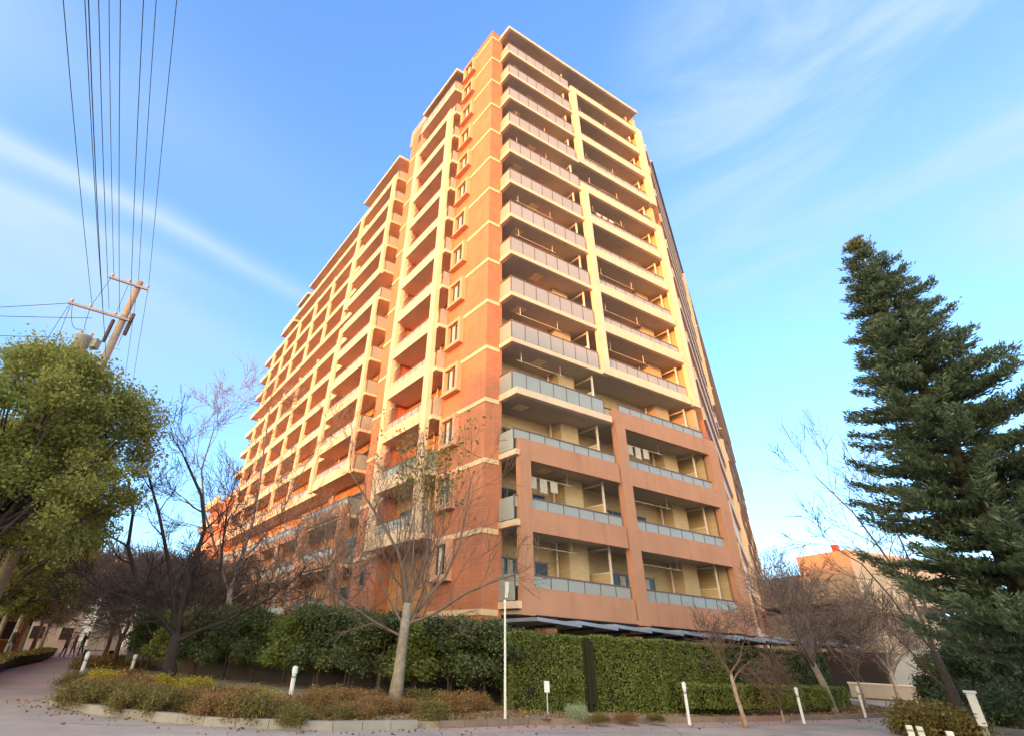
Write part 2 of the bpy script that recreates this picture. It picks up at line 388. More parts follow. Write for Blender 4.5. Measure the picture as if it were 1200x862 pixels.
# cream bands round the corner
for n in range(0, 15):
    z = Z[n]
    m = MB(); p_ = [(-.035,3.85),(-.035,-.035),(.78,-.035),(.78,0),(0,0),(0,3.85)]
    m.poly([PT(a, b, 0)[:2] for a, b in p_], z-.20, z+.02); part(m, 'cornice_band', 'band_cream')
    if n: m = MB(); sk(m, -.035, 0, 9.4, 12.43, z-.20, z+.02); part(m, 'cornice_band', 'band_cream')
m = MB(); sk(m, -.02, .9, -.02, 3.85, 46.0, 46.08); part(m, 'parapet_cap', 'terracotta_tile')

def window_box(b0, b1, z0, z1):
    """boxed-out window on the tower side wall"""
    f = MB(); d = .26; w = .2
    sk(f, -d, 0, b0-w, b1+w, z0-w, z0); sk(f, -d, 0, b0-w, b1+w, z1, z1+w); sk(f, -d, 0, b0-w, b0, z0, z1); sk(f, -d, 0, b1, b1+w, z0, z1)
    fo = part(f, 'window', 'window_surround')
    s = MB(); sk(s, -d-.06, 0, b0-w-.05, b1+w+.05, z0-w-.07, z0-w); part(s, 'sill', 'window_surround', fo)
    mid = (b0+b1)/2
    p = MB(); sk(p, -.07, -.03, b0+.05, mid-.03, z0+.05, z1-.05); sk(p, -.075, -.035, mid+.03, b1-.05, z0+.05, z1-.05)
    part(p, 'pane', 'window_glass', fo)
    c = MB(); sk(c, -.055, -.05, b0+.06, b0+.55, z0+.06, z1-.06)
    q = MB()
    for (x0, x1, y0, y1) in ((b0, b1, z0, z0+.05), (b0, b1, z1-.05, z1), (b0, b0+.05, z0+.05, z1-.05), (b1-.05, b1, z0+.05, z1-.05), (mid-.03, mid+.03, z0+.05, z1-.05)):
        sk(q, -.10, -.02, x0, x1, y0, y1)
    part(q, 'frame', 'window_metal', fo)
    cu = MB(); sk(cu, -.084, -.0765, mid+.06, mid+.06+.42*(b1-mid), z0+.07, z1-.07); part(cu, 'curtain', 'curtain', fo)
mat('window_surround', (.60, .33, .22), .75, .06, .6, stain=.15)
for n in range(0, 14): window_box(2.33, 3.33, Z[n+1]+1.45 if n else Z[1]+1.35, Z[n+1]+2.75)
for n in range(0, 14):     # small windows in the far strip of the tower
    q = MB(); sk(q, -.06, 0, 10.5, 11.15, Z[n+1]+1.5, Z[n+1]+2.5); fo = part(q, 'window', 'window_metal')
    q = MB(); sk(q, -.066, -.06, 10.56, 11.09, Z[n+1]+1.56, Z[n+1]+2.44); part(q, 'pane', 'window_glass', fo)

def railing(bal, a0, a1, b, z0, z1, n, end=None, flip=1):
    g_ = MB(); r_ = MB(); L = (a1-a0)/n
    for i in range(n): sk(g_, a0+i*L+.02, a0+(i+1)*L-.02, b, b+.02, z0+.03, z1-.03)
    for i in range(n+1): sk(r_, a0+i*L-.018, a0+i*L+.018, b-.012, b+.04, z0, z1)
    sk(r_, a0-.03, a1, b-.03, b+.05, z1-.03, z1+.03)
    if end is not None:
        sk(g_, a0, a0+.02, b+.06, end, z0+.03, z1-.03); sk(r_, a0-.03, a0+.05, b+.05, end, z1-.028, z1+.028)
    part(g_, 'glass_panel', 'frosted_glass', bal); part(r_, 'handrail', 'rail_metal', bal)
def railing_l(bal, b0, b1, a, z0, z1, n, end=None):
    g_ = MB(); r_ = MB(); L = (b1-b0)/n
    for i in range(n): sk(g_, a, a+.02, b0+i*L+.02, b0+(i+1)*L-.02, z0+.03, z1-.03)
    for i in range(n+1): sk(r_, a-.012, a+.04, b0+i*L-.018, b0+i*L+.018, z0, z1)
    sk(r_, a-.03, a+.05, b0-.03, b1, z1-.03, z1+.03)
    if end is not None:
        sk(g_, a+.06, end, b0, b0+.02, z0+.03, z1-.03); sk(r_, a+.05, end, b0-.03, b0+.05, z1-.028, z1+.028)
    part(g_, 'glass_panel', 'frosted_glass', bal); part(r_, 'handrail', 'rail_metal', bal)
def sliding_door(a0, a1, b, z0, z1, k=4, seed=0):
    """patio doors on the wall behind a balcony of the right facade"""
    f = MB(); L = (a1-a0)/k
    for i in range(k+1): sk(f, a0+i*L-.03, a0+i*L+.03, b-.06, b, z0, z1)
    sk(f, a0-.03, a1+.03, b-.065, b, z1, z1+.06)
    fo = part(f, 'window', 'window_metal')
    p = MB(); c = MB(); rr = random.Random(seed); any_ = False
    for i in range(k):
        sk(p, a0+i*L+.03, a0+(i+1)*L-.03, b-.03, b, z0, z1)
        if rr.random() < .55:
            any_ = True; x = a0+i*L+.05; sk(c, x, x+L*(.3+.5*rr.random()), b-.036, b-.031, z0, z1-.05)
    part(p, 'pane', 'window_glass', fo)
    if any_: part(c, 'curtain', 'curtain', fo)

A0, A1, B0_, B1_ = .75, 6.78, 7.5, 14.3
for n in range(1, 15):
    z = Z[n]; lo = n >= 12; bf = -1.2 if lo else -1.0
    # ---- corner bay of the right facade
    s = MB()
    if n == 11: sk(s, A0+.03, 6.9, -1.3, .0, z-.02, z+.33)
    else: sk(s, A0+.03, 6.95, bf+.02 if lo else -1.0, 0, z+.06, z+.32)
    bal = part(s, 'balcony', 'cream_paint')
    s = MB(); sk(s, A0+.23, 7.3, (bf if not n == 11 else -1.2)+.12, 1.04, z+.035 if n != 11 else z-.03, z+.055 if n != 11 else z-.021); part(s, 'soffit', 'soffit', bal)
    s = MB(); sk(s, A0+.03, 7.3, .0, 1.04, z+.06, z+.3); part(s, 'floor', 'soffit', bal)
    if lo:
        s = MB(); sk(s, 1.55, 7.05, -1.23, -1.06, z-.12, z+.86); part(s, 'parapet_beam', 'brown_render', bal)
        railing(bal, A0+.05, 7.1, -1.03, z+.84, z+1.36, 7)
        g_ = MB(); sk(g_, A0+.04, A0+.06, -1.0, -.02, z+.36, z+1.33); part(g_, 'end_panel', 'frosted_glass', bal)
    else:
        railing(bal, A0+.05, 6.76, -.97, z+.33, z+1.38, 7, end=-.02)
    # ---- inner bay
    if n <= 10:
        s = MB(); z1_ = z+.82 if n not in (4, 10) else z+.66
        sk(s, B0_, B1_, -1.05, -.86, z+.14, z1_); bl = part(s, 'balcony', 'cream_paint')
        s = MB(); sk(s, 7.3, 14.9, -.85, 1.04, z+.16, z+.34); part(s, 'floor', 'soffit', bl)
        railing(bl, 7.45 if n not in (5,) else 6.8, 14.35, -.83, z1_-.02, z+1.42, 8)
    else:
        s = MB(); sk(s, 7.85, 14.6, -1.23, -1.06, z-.12, z+.86); bl = part(s, 'balcony', 'brown_render')
        s = MB(); sk(s, 7.3, 15.2, -1.05, 1.04, z+.02, z+.3); part(s, 'floor', 'soffit', bl)
        railing(bl, 7.8, 14.7, -1.03, z+.84, z+1.36, 8)
    if n == 14: continue
for n in range(1, 15):      # what stands on each balcony floor, against the back wall
    z = Z[n]; top = Z[n-1]
    for a_lo, a_hi, k in ((1.3, 4.3, 0), (8.0, 11.3, 1)):
        sliding_door(a_lo, a_hi, 1.05, z+.32, z+2.25, 4, n*7+k)
    for a_ in (4.9, 12.6):
        s = MB(); sk(s, a_, a_+1.15, .25, 1.05, z+.31, top+(.03 if a_ < 6 else .15)); ps = part(s, 'pipe_shaft', 'balcony_wall')
        s = MB(); s.tube([PT(a_-.25, .75, z+.3), PT(a_-.25, .75, top+.05)], .055, 8); part(s, 'downpipe', 'frame_white', ps)
    for a_, ft in ((6.55, -.75), (14.15, -.7)):
        s = MB(); sk(s, a_, a_+.06, ft+.25, 1.04, z+.33, z+1.95); pt = part(s, 'partition', 'balcony_wall')
        s = MB(); sk(s, a_-.02, a_+.08, ft+.19, ft+.25, z+.33, top-.0); sk(s, a_-.015, a_+.075, ft+.25, 1.03, top-.14, top-.08); sk(s, a_-.015, a_+.075, ft+.25, 1.03, z+1.95, z+2.01); part(s, 'partition_frame', 'frame_white', pt)
    for a_, L_, on in ((1.9, 2.6, (n*5) % 3 != 0), (8.6, 2.8, (n*7) % 4 != 1)):
        if not on: continue
        s = MB(); dz = .55 + .12*((n*3) % 3)
        for q in (0, L_): s.tube([PT(a_+q, -.35, top+.03), PT(a_+q, -.35, top-dz)], .016, 6)
        s.tube([PT(a_-.25, -.35, top-dz+.03), PT(a_+L_+.25, -.35, top-dz+.03)], .016, 6); lp = part(s, 'laundry_pole', 'frame_white')
        if n in (3, 9, 13) and a_ < 3 or n in (6, 12) and a_ > 3:
            s = MB()
            for q in range(3): sk(s, a_+.3+q*.62, a_+.3+q*.62+.42, -.36, -.34, top-dz-.5-.12*(q % 2), top-dz+.02)
            part(s, 'laundry', 'curtain', lp)
    for a_ in (4.0, 11.4):
        if (n + int(a_)) % 2:
            s = MB(); sk(s, a_, a_+.75, .62, .92, z+.33, z+.92); ac = part(s, 'air_conditioner', 'frame_white')
    if n <= 13:
        a_ = 3.0 if n % 2 == 0 else 1.7
        s = MB(); sk(s, a_, a_+.62, -.35, .25, z+.005 if n != 11 else z-.05, z+.034 if n != 11 else z-.031); part(s, 'ceiling_hatch', 'band_cream')
# frames
def pillar(a0, a1, b0, b1, z0, z1, mt): s = MB(); sk(s, a0, a1, b0, b1, z0, z1); return part(s, 'pillar', mt)
pillar(6.94, 7.5, -1.07, -.78, Z[4]+.12, Z[1]+.84, 'cream_paint'); pillar(6.94, 7.5, -1.07, -.78, Z[10]+.12, Z[5]+.84, 'cream_paint')
pillar(14.45, 15.1, -1.07, -.78, Z[4]+.12, Z[1]+.84, 'cream_paint'); pillar(14.45, 15.1, -1.07, -.78, Z[10]+.12, Z[5]+.84, 'cream_paint')
pillar(.98, 1.55, -1.25, -.95, 2.83, Z[12]+.87, 'brown_render'); pillar(7.18, 7.85, -1.25, -.95, 2.83, Z[11]+.87, 'brown_render'); pillar(14.6, 15.40, -1.25, -.9, 2.83, Z[11]+.87, 'brown_render')
pillar(14.72, 14.99, -.72, 1.06, 3.0, 45.1, 'balcony_wall')
# roof slab over the right facade
s = MB(); sk(s, .60, 14.75, -1.30, 1.3, 45.12, 45.42); sk(s, .60, 14.75, -1.24, 1.3, 45.42, 45.46); part(s, 'roof_slab', 'cream_paint')
s = MB(); sk(s, .78, 14.7, -1.15, 1.3, 45.09, 45.118); part(s, 'soffit', 'soffit')

# ---- left facade, framed block beside the tower
for n in range(1, 14):
    z = Z[n]
    s = MB()
    if n >= 2: sk(s, -.78, -.58, 4.65, 9.0, z-.02, z+.70)
    else: sk(s, -.78, -.56, 3.80, 9.1, z+.0, z+.30)
    bal = part(s, 'balcony', 'cream_paint')
    s = MB(); sk(s, -.56, -.0, 3.80, 9.3, z+.03, z+.27); sk(s, 0, .85, 3.86, 9.34, z+.03, z+.27); part(s, 'floor', 'cream_paint', bal)
    if n == 1: railing_l(bal, 3.85, 9.05, -.74, z+.31, z+1.38, 6, end=-.02)
    else:
        railing_l(bal, 4.0, 9.1, -.52, z+.3, z+1.36, 7)
        g_ = MB(); sk(g_, -.5, -.03, 3.84, 3.86, z+.32, z+1.36); part(g_, 'end_panel', 'frosted_glass', bal)
    # patio door and shaft behind
    f = MB(); sk(f, .80, .85, 6.2, 8.9, z+.28, z+2.3); fo = part(f, 'window', 'window_metal')
    f = MB(); sk(f, .785, .80, 6.28, 7.5, z+.34, z+2.24); sk(f, .787, .80, 7.6, 8.82, z+.34, z+2.24); part(f, 'pane', 'window_glass', fo)
    f = MB(); sk(f, .80, .85, 4.3, 5.1, z+.28, z+2.2); fo = part(f, 'window', 'window_metal')
    f = MB(); sk(f, .785, .80, 4.36, 5.04, z+.9, z+2.14); part(f, 'pane', 'window_glass', fo)
    s = MB(); s.tube([PT(.72, 5.6, z+.27), PT(.72, 5.6, Z[n-1]+.03)], .05, 8); part(s, 'downpipe', 'frame_white')
def pillar_l(a0, a1, b0, b1, z0, z1, mt='cream_paint'): s = MB(); sk(s, a0, a1, b0, b1, z0, z1); part(s, 'pillar', mt)
pillar_l(-.80, -.52, 4.14, 4.65, Z[13]-.04, Z[2]+.76); pillar_l(-.80, -.52, 9.0, 9.50, Z[13]-.04, Z[2]+.76)
s = MB(); sk(s, -.80, .9, 3.75, 9.12, 45.0, 45.28); part(s, 'roof_slab', 'cream_paint')
s = MB(); sk(s, -.72, .85, 3.9, 9.0, 44.975, 44.998); part(s, 'soffit', 'soffit')

# ---- left facade, second block and the long wing
s = MB(); sk(s, 1.5, 14, 12.41, 22.2, 0, 44.6); part(s, 'wing_wall', 'orange_wall')
s = MB(); sk(s, 2.3, 14, 22.2, 41, 0, 44.6); sk(s, 2.3, 14, 41, 50, 0, 41.5); sk(s, 2.3, 14, 50, 56.2, 0, 38.5); part(s, 'wing_wall', 'orange_wall')
s = MB(); sk(s, -.30, 2.2, 14.35, 22.3, 44.85, 45.13); part(s, 'roof_slab', 'cream_paint')
s = MB(); sk(s, .6, 3, 22.3, 41.0, 44.95, 45.22); part(s, 'roof_slab', 'cream_paint')
s = MB(); sk(s, .6, 3, 41.0, 45.0, 44.0, 44.3); part(s, 'roof_slab', 'cream_paint')
s = MB(); sk(s, .6, 3, 45.0, 50.4, 41.6, 41.9); part(s, 'roof_slab', 'cream_paint')
for n in range(1, 15):
    z = Z[n]; lowr = n >= 12; mt = 'brown_render' if lowr else 'cream_paint'
    s = MB(); sk(s, -.22, -.04, 15.25, 21.5, z-.32, z+.46) if not lowr else sk(s, -.22, -.04, 15.2, 21.5, z-.1, z+.6)
    bal = part(s, 'balcony', mt)
    s = MB(); sk(s, -.03, 1.5, 14.5, 22.1, z-.25, z-.02); part(s, 'floor', 'cream_paint', bal)
    railing_l(bal, 14.54, 22.0, 0.0, z+.0, z+1.08, 8, end=1.48)
    # the long wing
    b1 = 50.2 if n == 1 else 56.6
    s = MB(); zz = z-.1
    if n <= 11: sk(s, .70, .88, 22.4, b1, zz, zz+.62)
    else: sk(s, .70, .88, 22.4, 57.5, zz, zz+.62)
    bal = part(s, 'balcony', mt)
    s = MB(); sk(s, .89, 2.3, 22.3, b1+.05, zz+.02, zz+.25); part(s, 'floor', 'cream_paint', bal)
    railing_l(bal, 22.5, b1-.1, .93, zz+.4, zz+1.2, 30 if n > 1 else 25)
    for b_ in (26.5, 31.9, 37.3, 42.9, 48.2, 53.4):
        if b_ > b1: continue
        s = MB(); sk(s, 1.15, 2.3, b_, b_+.08, z+.2, z+2.1); part(s, 'partition', 'frame_white', bal)
    for q in range(3):
        b_ = 15.8+q*2.2 
        if q < 2:
            f = MB(); sk(f, 1.44, 1.50, b_, b_+1.7, z+.0, z+2.0); fo = part(f, 'window', 'window_metal')
            f = MB(); sk(f, 1.425, 1.44, b_+.07, b_+1.63, z+.06, z+1.94); part(f, 'pane', 'window_glass', fo)
    s = MB()
    for k in range(int((b1-23)/5.4)): sk(s, 2.25, 2.3, 23.2+5.4*k, 25.6+5.4*k, z+.15, z+2.1)
    part(s, 'window', 'window_glass', bal)
    s = MB(); s.tube([PT(1.3, 20.9, z-.02), PT(1.3, 20.9, Z[n-1]-.25)], .05, 6); part(s, 'downpipe', 'frame_white', bal)
for z0, z1 in ((Z[5]-.34, Z[1]+.48), (Z[11]-.34, Z[6]+.48)):
    pillar_l(-.24, -.02, 14.75, 15.25, z0, z1); pillar_l(-.24, -.02, 21.72, 22.2, z0, z1)
pillar_l(-.24, .3, 14.5, 15.3, 0, Z[12]+.62, 'brown_render'); pillar_l(-.24, .3, 21.5, 22.3, 0, Z[12]+.62, 'brown_render')
for b_ in (24.6, 30.0, 35.4, 41.0, 46.3, 51.5):
    for n0, n1 in ((5, 2), (11, 6)): pillar_l(.66, .90, b_+.2, b_+.6, Z[n0]-.12, Z[n1]+.54)
    pillar_l(.66, 1.2, b_, b_+.7, 0, Z[12]+.54, 'brown_render')
s = MB(); sk(s, -.5, 1.3, 12.5, 57, 2.2, 2.75); part(s, 'canopy_roof', 'cream_paint')
# far brown block at the end of the long wing
s = MB(); sk(s, 1.2, 14, 58.8, 70, 0, 19.6); fb = part(s, 'end_block', 'terracotta_tile')
for n in range(6):
    s = MB(); sk(s, .2, 1.2, 60.5, 68.5, 3.2*n+2.6, 3.2*n+2.85); sk(s, .2, .35, 60.5, 68.5, 3.2*n+2.85, 3.2*n+3.7); part(s, 'balcony', 'band_cream', fb)

# ---- east wing, seen edge-on behind the right corner
W0 = Vector((15.3, 28.35, 0)) - O; wd = Vector((math.sin(R(31.3)), math.cos(R(31.3)), 0)); wn = Vector((wd.y, -wd.x, 0))   # wn points to the right
def wk(mb, t0, t1, s0, s1, z0, z1, m=0):
    P_ = []
    for z in (z0, z1):
        for t, q in ((t0, s1), (t1, s1), (t1, s0), (t0, s0)):
            p = W0 + wd*t + wn*q; P_.append((p.x, p.y, z))
    return mb.quadbox(P_, m)
s = MB(); wk(s, 1.2, 90, -9, 0, 0, 44.7); part(s, 'east_wing_wall', 'terracotta_tile')
s = MB(); wk(s, 5, 60, -8, .30, 44.9, 45.15); wk(s, 60, 90, -8, .30, 41.0, 41.3); part(s, 'roof_slab', 'roof_grey')
for n in range(1, 15):
    z = Z[n]
    s = MB(); wk(s, 1.3, 21, .005, .16, z+.0, z+.9); wk(s, 24, 90, .005, .16, z+.0, z+.62); wk(s, 24+2*(n%3), 86-5*(n%4), .161, .40, z-.02, z+.10); bal = part(s, 'balcony', 'cream_paint')
    s = MB(); wk(s, 24, 90, .10, .14, z+.62, z+1.25); part(s, 'glass_panel', 'frosted_glass', bal)
    s = MB(); wk(s, 6, 19, .004, .02, z+1.2, z+2.4); part(s, 'window', 'window_glass', bal)
for t, d_, za, zb in ((21.2, .40, 6.2, Z[8]), (21.2, .40, Z[7]+.8, 42.8), (34, .22, 3, Z[6]), (34, .22, Z[5], 42.8), (45, .24, 0, Z[8]), (45, .24, Z[7], 42.8), (57, .26, 0, Z[9]), (57, .26, Z[8], 42), (69, .28, 0, 39), (81, .3, 0, 36), (9.5, .15, 0, 12.2)):
    s = MB(); wk(s, t, t+.6, 0, d_, za, zb); part(s, 'pillar', 'cream_paint')
for i in range(3):
    s = MB(); t = 38+17*i; wk(s, t, t+4, .165, .3, Z[9-i*2], Z[6-i]); part(s, 'screen_panel', 'dark_metal')

# laundry on the lowest corner balcony
lx = MB()
sk(lx, .72, .755, -.70, -.52, Z[14]+.62, Z[14]+1.02); sk(lx, .722, .75, -.66, -.50, Z[14]+.45, Z[14]+.62)
lo_ = lx.build('towel', 'laundry', None, org=None); lo_.location = O; tag(lo_, 'small white towel hung on the end railing of the lowest corner balcony', 'laundry')

# ------------------------------------------------------------------ bicycle shelters under the lowest beam
SH = []
def shelter(a, b, z, w=1.9, dpt=2.3, label=''):
    p = PT(a, b, 0); e = empty('bicycle_shelter', (O.x+p[0], O.y+p[1], 0), math.atan2(dR.y, dR.x), label, 'shelter', 'flat shelter roofs under the building')
    m = MB(); m.quadbox([(-w/2,-dpt/2,z-.04),(w/2,-dpt/2,z-.13),(w/2,dpt/2,z-.13),(-w/2,dpt/2,z-.04),(-w/2,-dpt/2,z+.08),(w/2,-dpt/2,z-.01),(w/2,dpt/2,z-.01),(-w/2,dpt/2,z+.08)]); m.build('roof_panel', 'shelter_metal', e, bevel=.01)
    m = MB(); m.tube([(0,dpt/2-.3,0),(0,dpt/2-.3,z-.15),(0,-dpt/2+.2,z-.12)], .05, 8); m.build('post', 'dark_metal', e)
    return e
ordn = ['first', 'second', 'third', 'fourth', 'fifth', 'sixth', 'seventh', 'eighth']
for i in range(8): shelter(.6+1.72*i, -2.55, 2.52 - .0*i, label='grey shelter roof under the lowest brown beam, %s from the building corner' % ordn[i])
for i in range(3): shelter(16.6+2.6*i, -.6, 2.75, 2.5, 3.0, label='bluish flat shelter roof right of the building, %s from the brown pier' % ordn[i])

# ------------------------------------------------------------------ trees
def rot_about(v, axis, ang): return Matrix.Rotation(ang, 3, axis) @ v
def grow(mb, p, d, L, r, lvl, rr, tips, up=.12, spread=.6, kids=3, minr=.004, wig=.16, seg=5):
    """one branch and, recursively, its side shoots"""
    pts = [p.copy()]; rad = [r]; q = p.copy(); dd = d.normalized(); spawn = []
    for i in range(seg):
        dd = (dd + Vector((rr.gauss(0, wig), rr.gauss(0, wig), rr.gauss(0, wig*.7) + up*.35))).normalized()
        q = q + dd*(L/seg); pts.append(q.copy()); rad.append(max(minr*.7, r*(1-.68*(i+1)/seg)))
        spawn.append((q.copy(), dd.copy(), rad[-1], (i+1)/seg))
    mb.tube(pts, rad, 6 if r > .04 else (4 if r > .015 else 3), 0, cap=False)
    if lvl <= 0:
        tips.append((q.copy(), dd.copy())); return
    for k in range(kids + (1 if lvl > 1 else 0)):
        sp_, sd_, srad, t = spawn[min(seg-1, int(seg*(.25 + .75*(k+rr.random()*.8)/(kids+.8))))]
        ax = sd_.orthogonal().normalized(); ax = rot_about(ax, sd_, rr.uniform(0, 2*math.pi))
        nd = rot_about(sd_, ax, rr.uniform(.55, 1.15)*spread*1.25)
        grow(mb, sp_, nd, L*rr.uniform(.5, .78), max(minr, srad*rr.uniform(.5, .75)), lvl-1, rr, tips, up, spread, kids, minr, wig, max(3, seg-1))
    grow(mb, q, dd, L*.6, max(minr, rad[-1]), lvl-1, rr, tips, up, spread, kids, minr, wig, max(3, seg-1))

def bare_tree(loc, h, label, seed, trunk_h=.3, trunk_r=.10, limbs=4, lvl=4, spread=.6, kids=3, bark='bark_grey', twig='twig_brown', lean=(0,0), group='leafless trees in the beds', minr=.004, limb_len=.42, up=.15):
    rr = random.Random(seed)
    e = empty('bare_tree', loc, 0, label, 'tree', group)
    th = h*trunk_h; m = MB(); top = Vector((lean[0]*th, lean[1]*th, th))
    m.tube([(0,0,-.15), (lean[0]*th*.1, lean[1]*th*.1, th*.12), tuple(top*.5 + Vector((rr.uniform(-.04,.04), rr.uniform(-.04,.04), 0))), tuple(top)], [trunk_r*1.5, trunk_r*1.12, trunk_r*.95, trunk_r*.85], 9)
    m.build('trunk', bark, e, smooth=True)
    m = MB(); tips = []
    for i in range(limbs):
        a = 2*math.pi*(i+rr.random()*.6)/limbs; t = rr.uniform(.35, .85)*spread
        d = Vector((math.cos(a)*math.sin(t*1.3), math.sin(a)*math.sin(t*1.3), math.cos(t*1.3)))
        grow(m, top*(.8+.2*i/max(1,limbs-1)), d, h*limb_len*rr.uniform(.85,1.1), trunk_r*.6, lvl, rr, tips, up, spread, kids, minr)
    m.build('crown', twig, e, smooth=True)
    return e, tips

def drawn_tree(base_px, dist_z, limbs, label, seed, trunk, tr, lvl=3, twig='twig_brown', bark='bark_grey', kids=3, r0=.07, depth=.5, tw_=1.7, minr=.0095, group='leafless trees in the beds'):
    """a bare tree whose main limbs follow the limbs in the photograph, fanned out in depth"""
    rr = random.Random(seed); bx, by = spot(*base_px, dist_z); D = math.hypot(bx, by); e = empty('bare_tree', (bx, by, dist_z), 0, label, 'tree', group); o = Vector((bx, by, dist_z))
    m = MB(); tp = [at_depth(*p, D) - o for p in trunk]; tp[0] = Vector((0,0,-.12))
    m.tube([tuple(p) for p in tp], [tr*(1.45 if i == 0 else 1.12-.5*i/len(tp)) for i in range(len(tp))], 10); m.build('trunk', bark, e, smooth=True)
    m = MB(); tips = []
    for pl_, r_, dz in limbs:
        P_ = []
        for i, p in enumerate(pl_): P_.append(at_depth(*p, D + dz*i/(len(pl_)-1)) - o)
        k = len(P_); rad = [r_*(1-.62*i/(k-1)) for i in range(k)]
        m.tube([tuple(p) for p in P_], rad, 7, cap=False)
        for i in range(1, k):
            d = (P_[i]-P_[i-1]).normalized(); L = (P_[i]-P_[i-1]).length
            for c in range((2 if tw_ > 1.2 else 1 + i % 2) if i < k-1 else 3):
                ax = rot_about(d.orthogonal().normalized(), d, rr.uniform(0, 6.28)); nd = rot_about(d, ax, rr.uniform(.4, .95) if i < k-1 else rr.uniform(.1, .6))
                grow(m, P_[i] if c else P_[i-1].lerp(P_[i], .5), nd, max(.6, min(tw_, L*1.1))*rr.uniform(.8, 1.3), rad[i]*.6, lvl, rr, tips, .15, .55, kids, minr)
    m.build('crown', twig, e, smooth=True)
    return e

drawn_tree((200,803), .12, [
    ([(207,745),(180,715),(160,680),(150,640),(156,600),(150,560)], .10, 1.2),
    ([(207,745),(213,710),(226,660),(240,620),(236,580),(216,535)], .105, -1.0),
    ([(205,752),(233,738),(267,726),(292,712),(318,700)], .085, -1.2),
    ([(206,735),(203,700),(197,655),(186,600),(172,550)], .09, .4),
    ([(214,735),(240,710),(257,690),(260,645),(266,600)], .085, 1.5),
    ([(203,745),(190,725),(150,700),(120,690)], .06, -.8)],
    'dark multi-stemmed leafless tree in the bed at left, limbs forking low, nearest the footpath', 3, [(195,803),(199,775),(207,742)], .20, bark='bark_black', twig='bark_black', minr=.010, lvl=3, kids=2, tw_=1.15)
drawn_tree((462,824), .12, [
    ([(477,708),(474,680),(466,645),(448,612),(430,585),(412,555)], .065, -.8),
    ([(475,738),(500,700),(522,675),(538,640),(546,600),(552,560)], .06, .9),
    ([(479,730),(510,718),(546,694),(575,682),(604,672)], .05, -1.2),
    ([(470,745),(440,729),(410,708),(385,686),(366,670)], .045, -1.0),
    ([(479,706),(492,680),(500,650),(503,610),(497,570)], .05, .8),
    ([(472,725),(478,700),(484,655),(486,600)], .045, -.2),
    ([(474,735),(455,700),(440,665),(420,640)], .04, 1.0)],
    'pale grey leafless tree standing alone before the corner of the building, centre of the bed', 5, [(464,824),(467,790),(472,750),(478,706)], .17, twig='twig_limb', minr=.0075, lvl=2, kids=3)
drawn_tree((1128,850), .11, [
    ([(1094,762),(1078,720),(1058,680),(1030,640),(1000,600),(958,560)], .06, 2.0),
    ([(1094,762),(1070,735),(1045,700),(1010,660),(975,640)], .045, -1.5),
    ([(1094,762),(1088,720),(1072,670),(1050,620),(1030,590)], .05, .5),
    ([(1115,812),(1090,790),(1065,760),(1040,735)], .04, -1)],
    'leaning leafless tree with forked dark trunk beneath the conifer at right', 8, [(1130,850),(1118,815),(1104,785),(1094,762)], .16, bark='bark_dark', lvl=2, minr=.012)
# large bare trees standing behind the evergreen shrubs
drawn_tree((262,790), .12, [
    ([(270,690),(284,650),(296,612),(304,567),(310,520),(316,480)], .10, 1.5),
    ([(270,700),(255,650),(240,600),(236,550),(250,505)], .07, -1.5),
    ([(282,655),(300,640),(330,600),(350,560),(372,520)], .06, 1.5),
    ([(268,705),(290,690),(320,660),(345,640)], .05, -1.0)],
    'tallest leafless tree, standing behind the evergreen shrubs before the long wing', 11, [(262,790),(265,740),(270,690)], .17, lvl=3, minr=.011, twig='twig_plum')
for i, (px, D, h, sd, lb) in enumerate(((345, 25, 7.0, 21, 'mid-sized leafless tree rising behind the evergreen shrubs, midway along the long wing'), (395, 23, 6.2, 22, 'leafless tree behind the evergreen shrubs, left of the cream framed bay'), (300, 30, 8.5, 23, 'far leafless tree against the dim lower floors of the long wing'))):
    p = at_depth(px, 760, D); bare_tree((p.x, p.y, .12), h, lb, sd, .28, .10, 4, 3, .6, 3, twig='twig_limb', minr=.011)
# dense plum-brown row of trees between path and building, far left
plum = None
for i, (azd, D, h) in enumerate(((-29.6, 33, 5.2), (-28.0, 37, 6.0), (-26.4, 32, 5.3), (-30.4, 44, 6.6), (-28.6, 48, 7.2), (-24.8, 36, 5.8), (-23.0, 33, 5.2))):
    x, y = polar(azd, D)
    lb = 'dense plum-brown leafless tree beside the footpath, %s' % ['nearest the path edge', 'taller one in the middle of the clump', 'just behind the dark forked tree', 'far one deep in the row by the path', 'farthest one toward the long wing', 'right of the dark forked tree trunk', 'rightmost of the clump'][i]
    if i < 3:
        e, _ = bare_tree((x, y, .12), 5.8, lb, 40+i, .25, .10, 6, 4, .8, 3, 'bark_dark', 'twig_plum', group='plum-brown trees beside the path', minr=.015, limb_len=.38); 
        plum = (plum or []) + [e]; e.scale = (1.15, 1.15, h/5.8)
    else:
        e = copy_tree(plum[i % 3]); e.location = (x, y, .12); e.rotation_euler.z = i*1.7; e.scale = (1.25, 1.25, h/5.8); tag(e, lb)
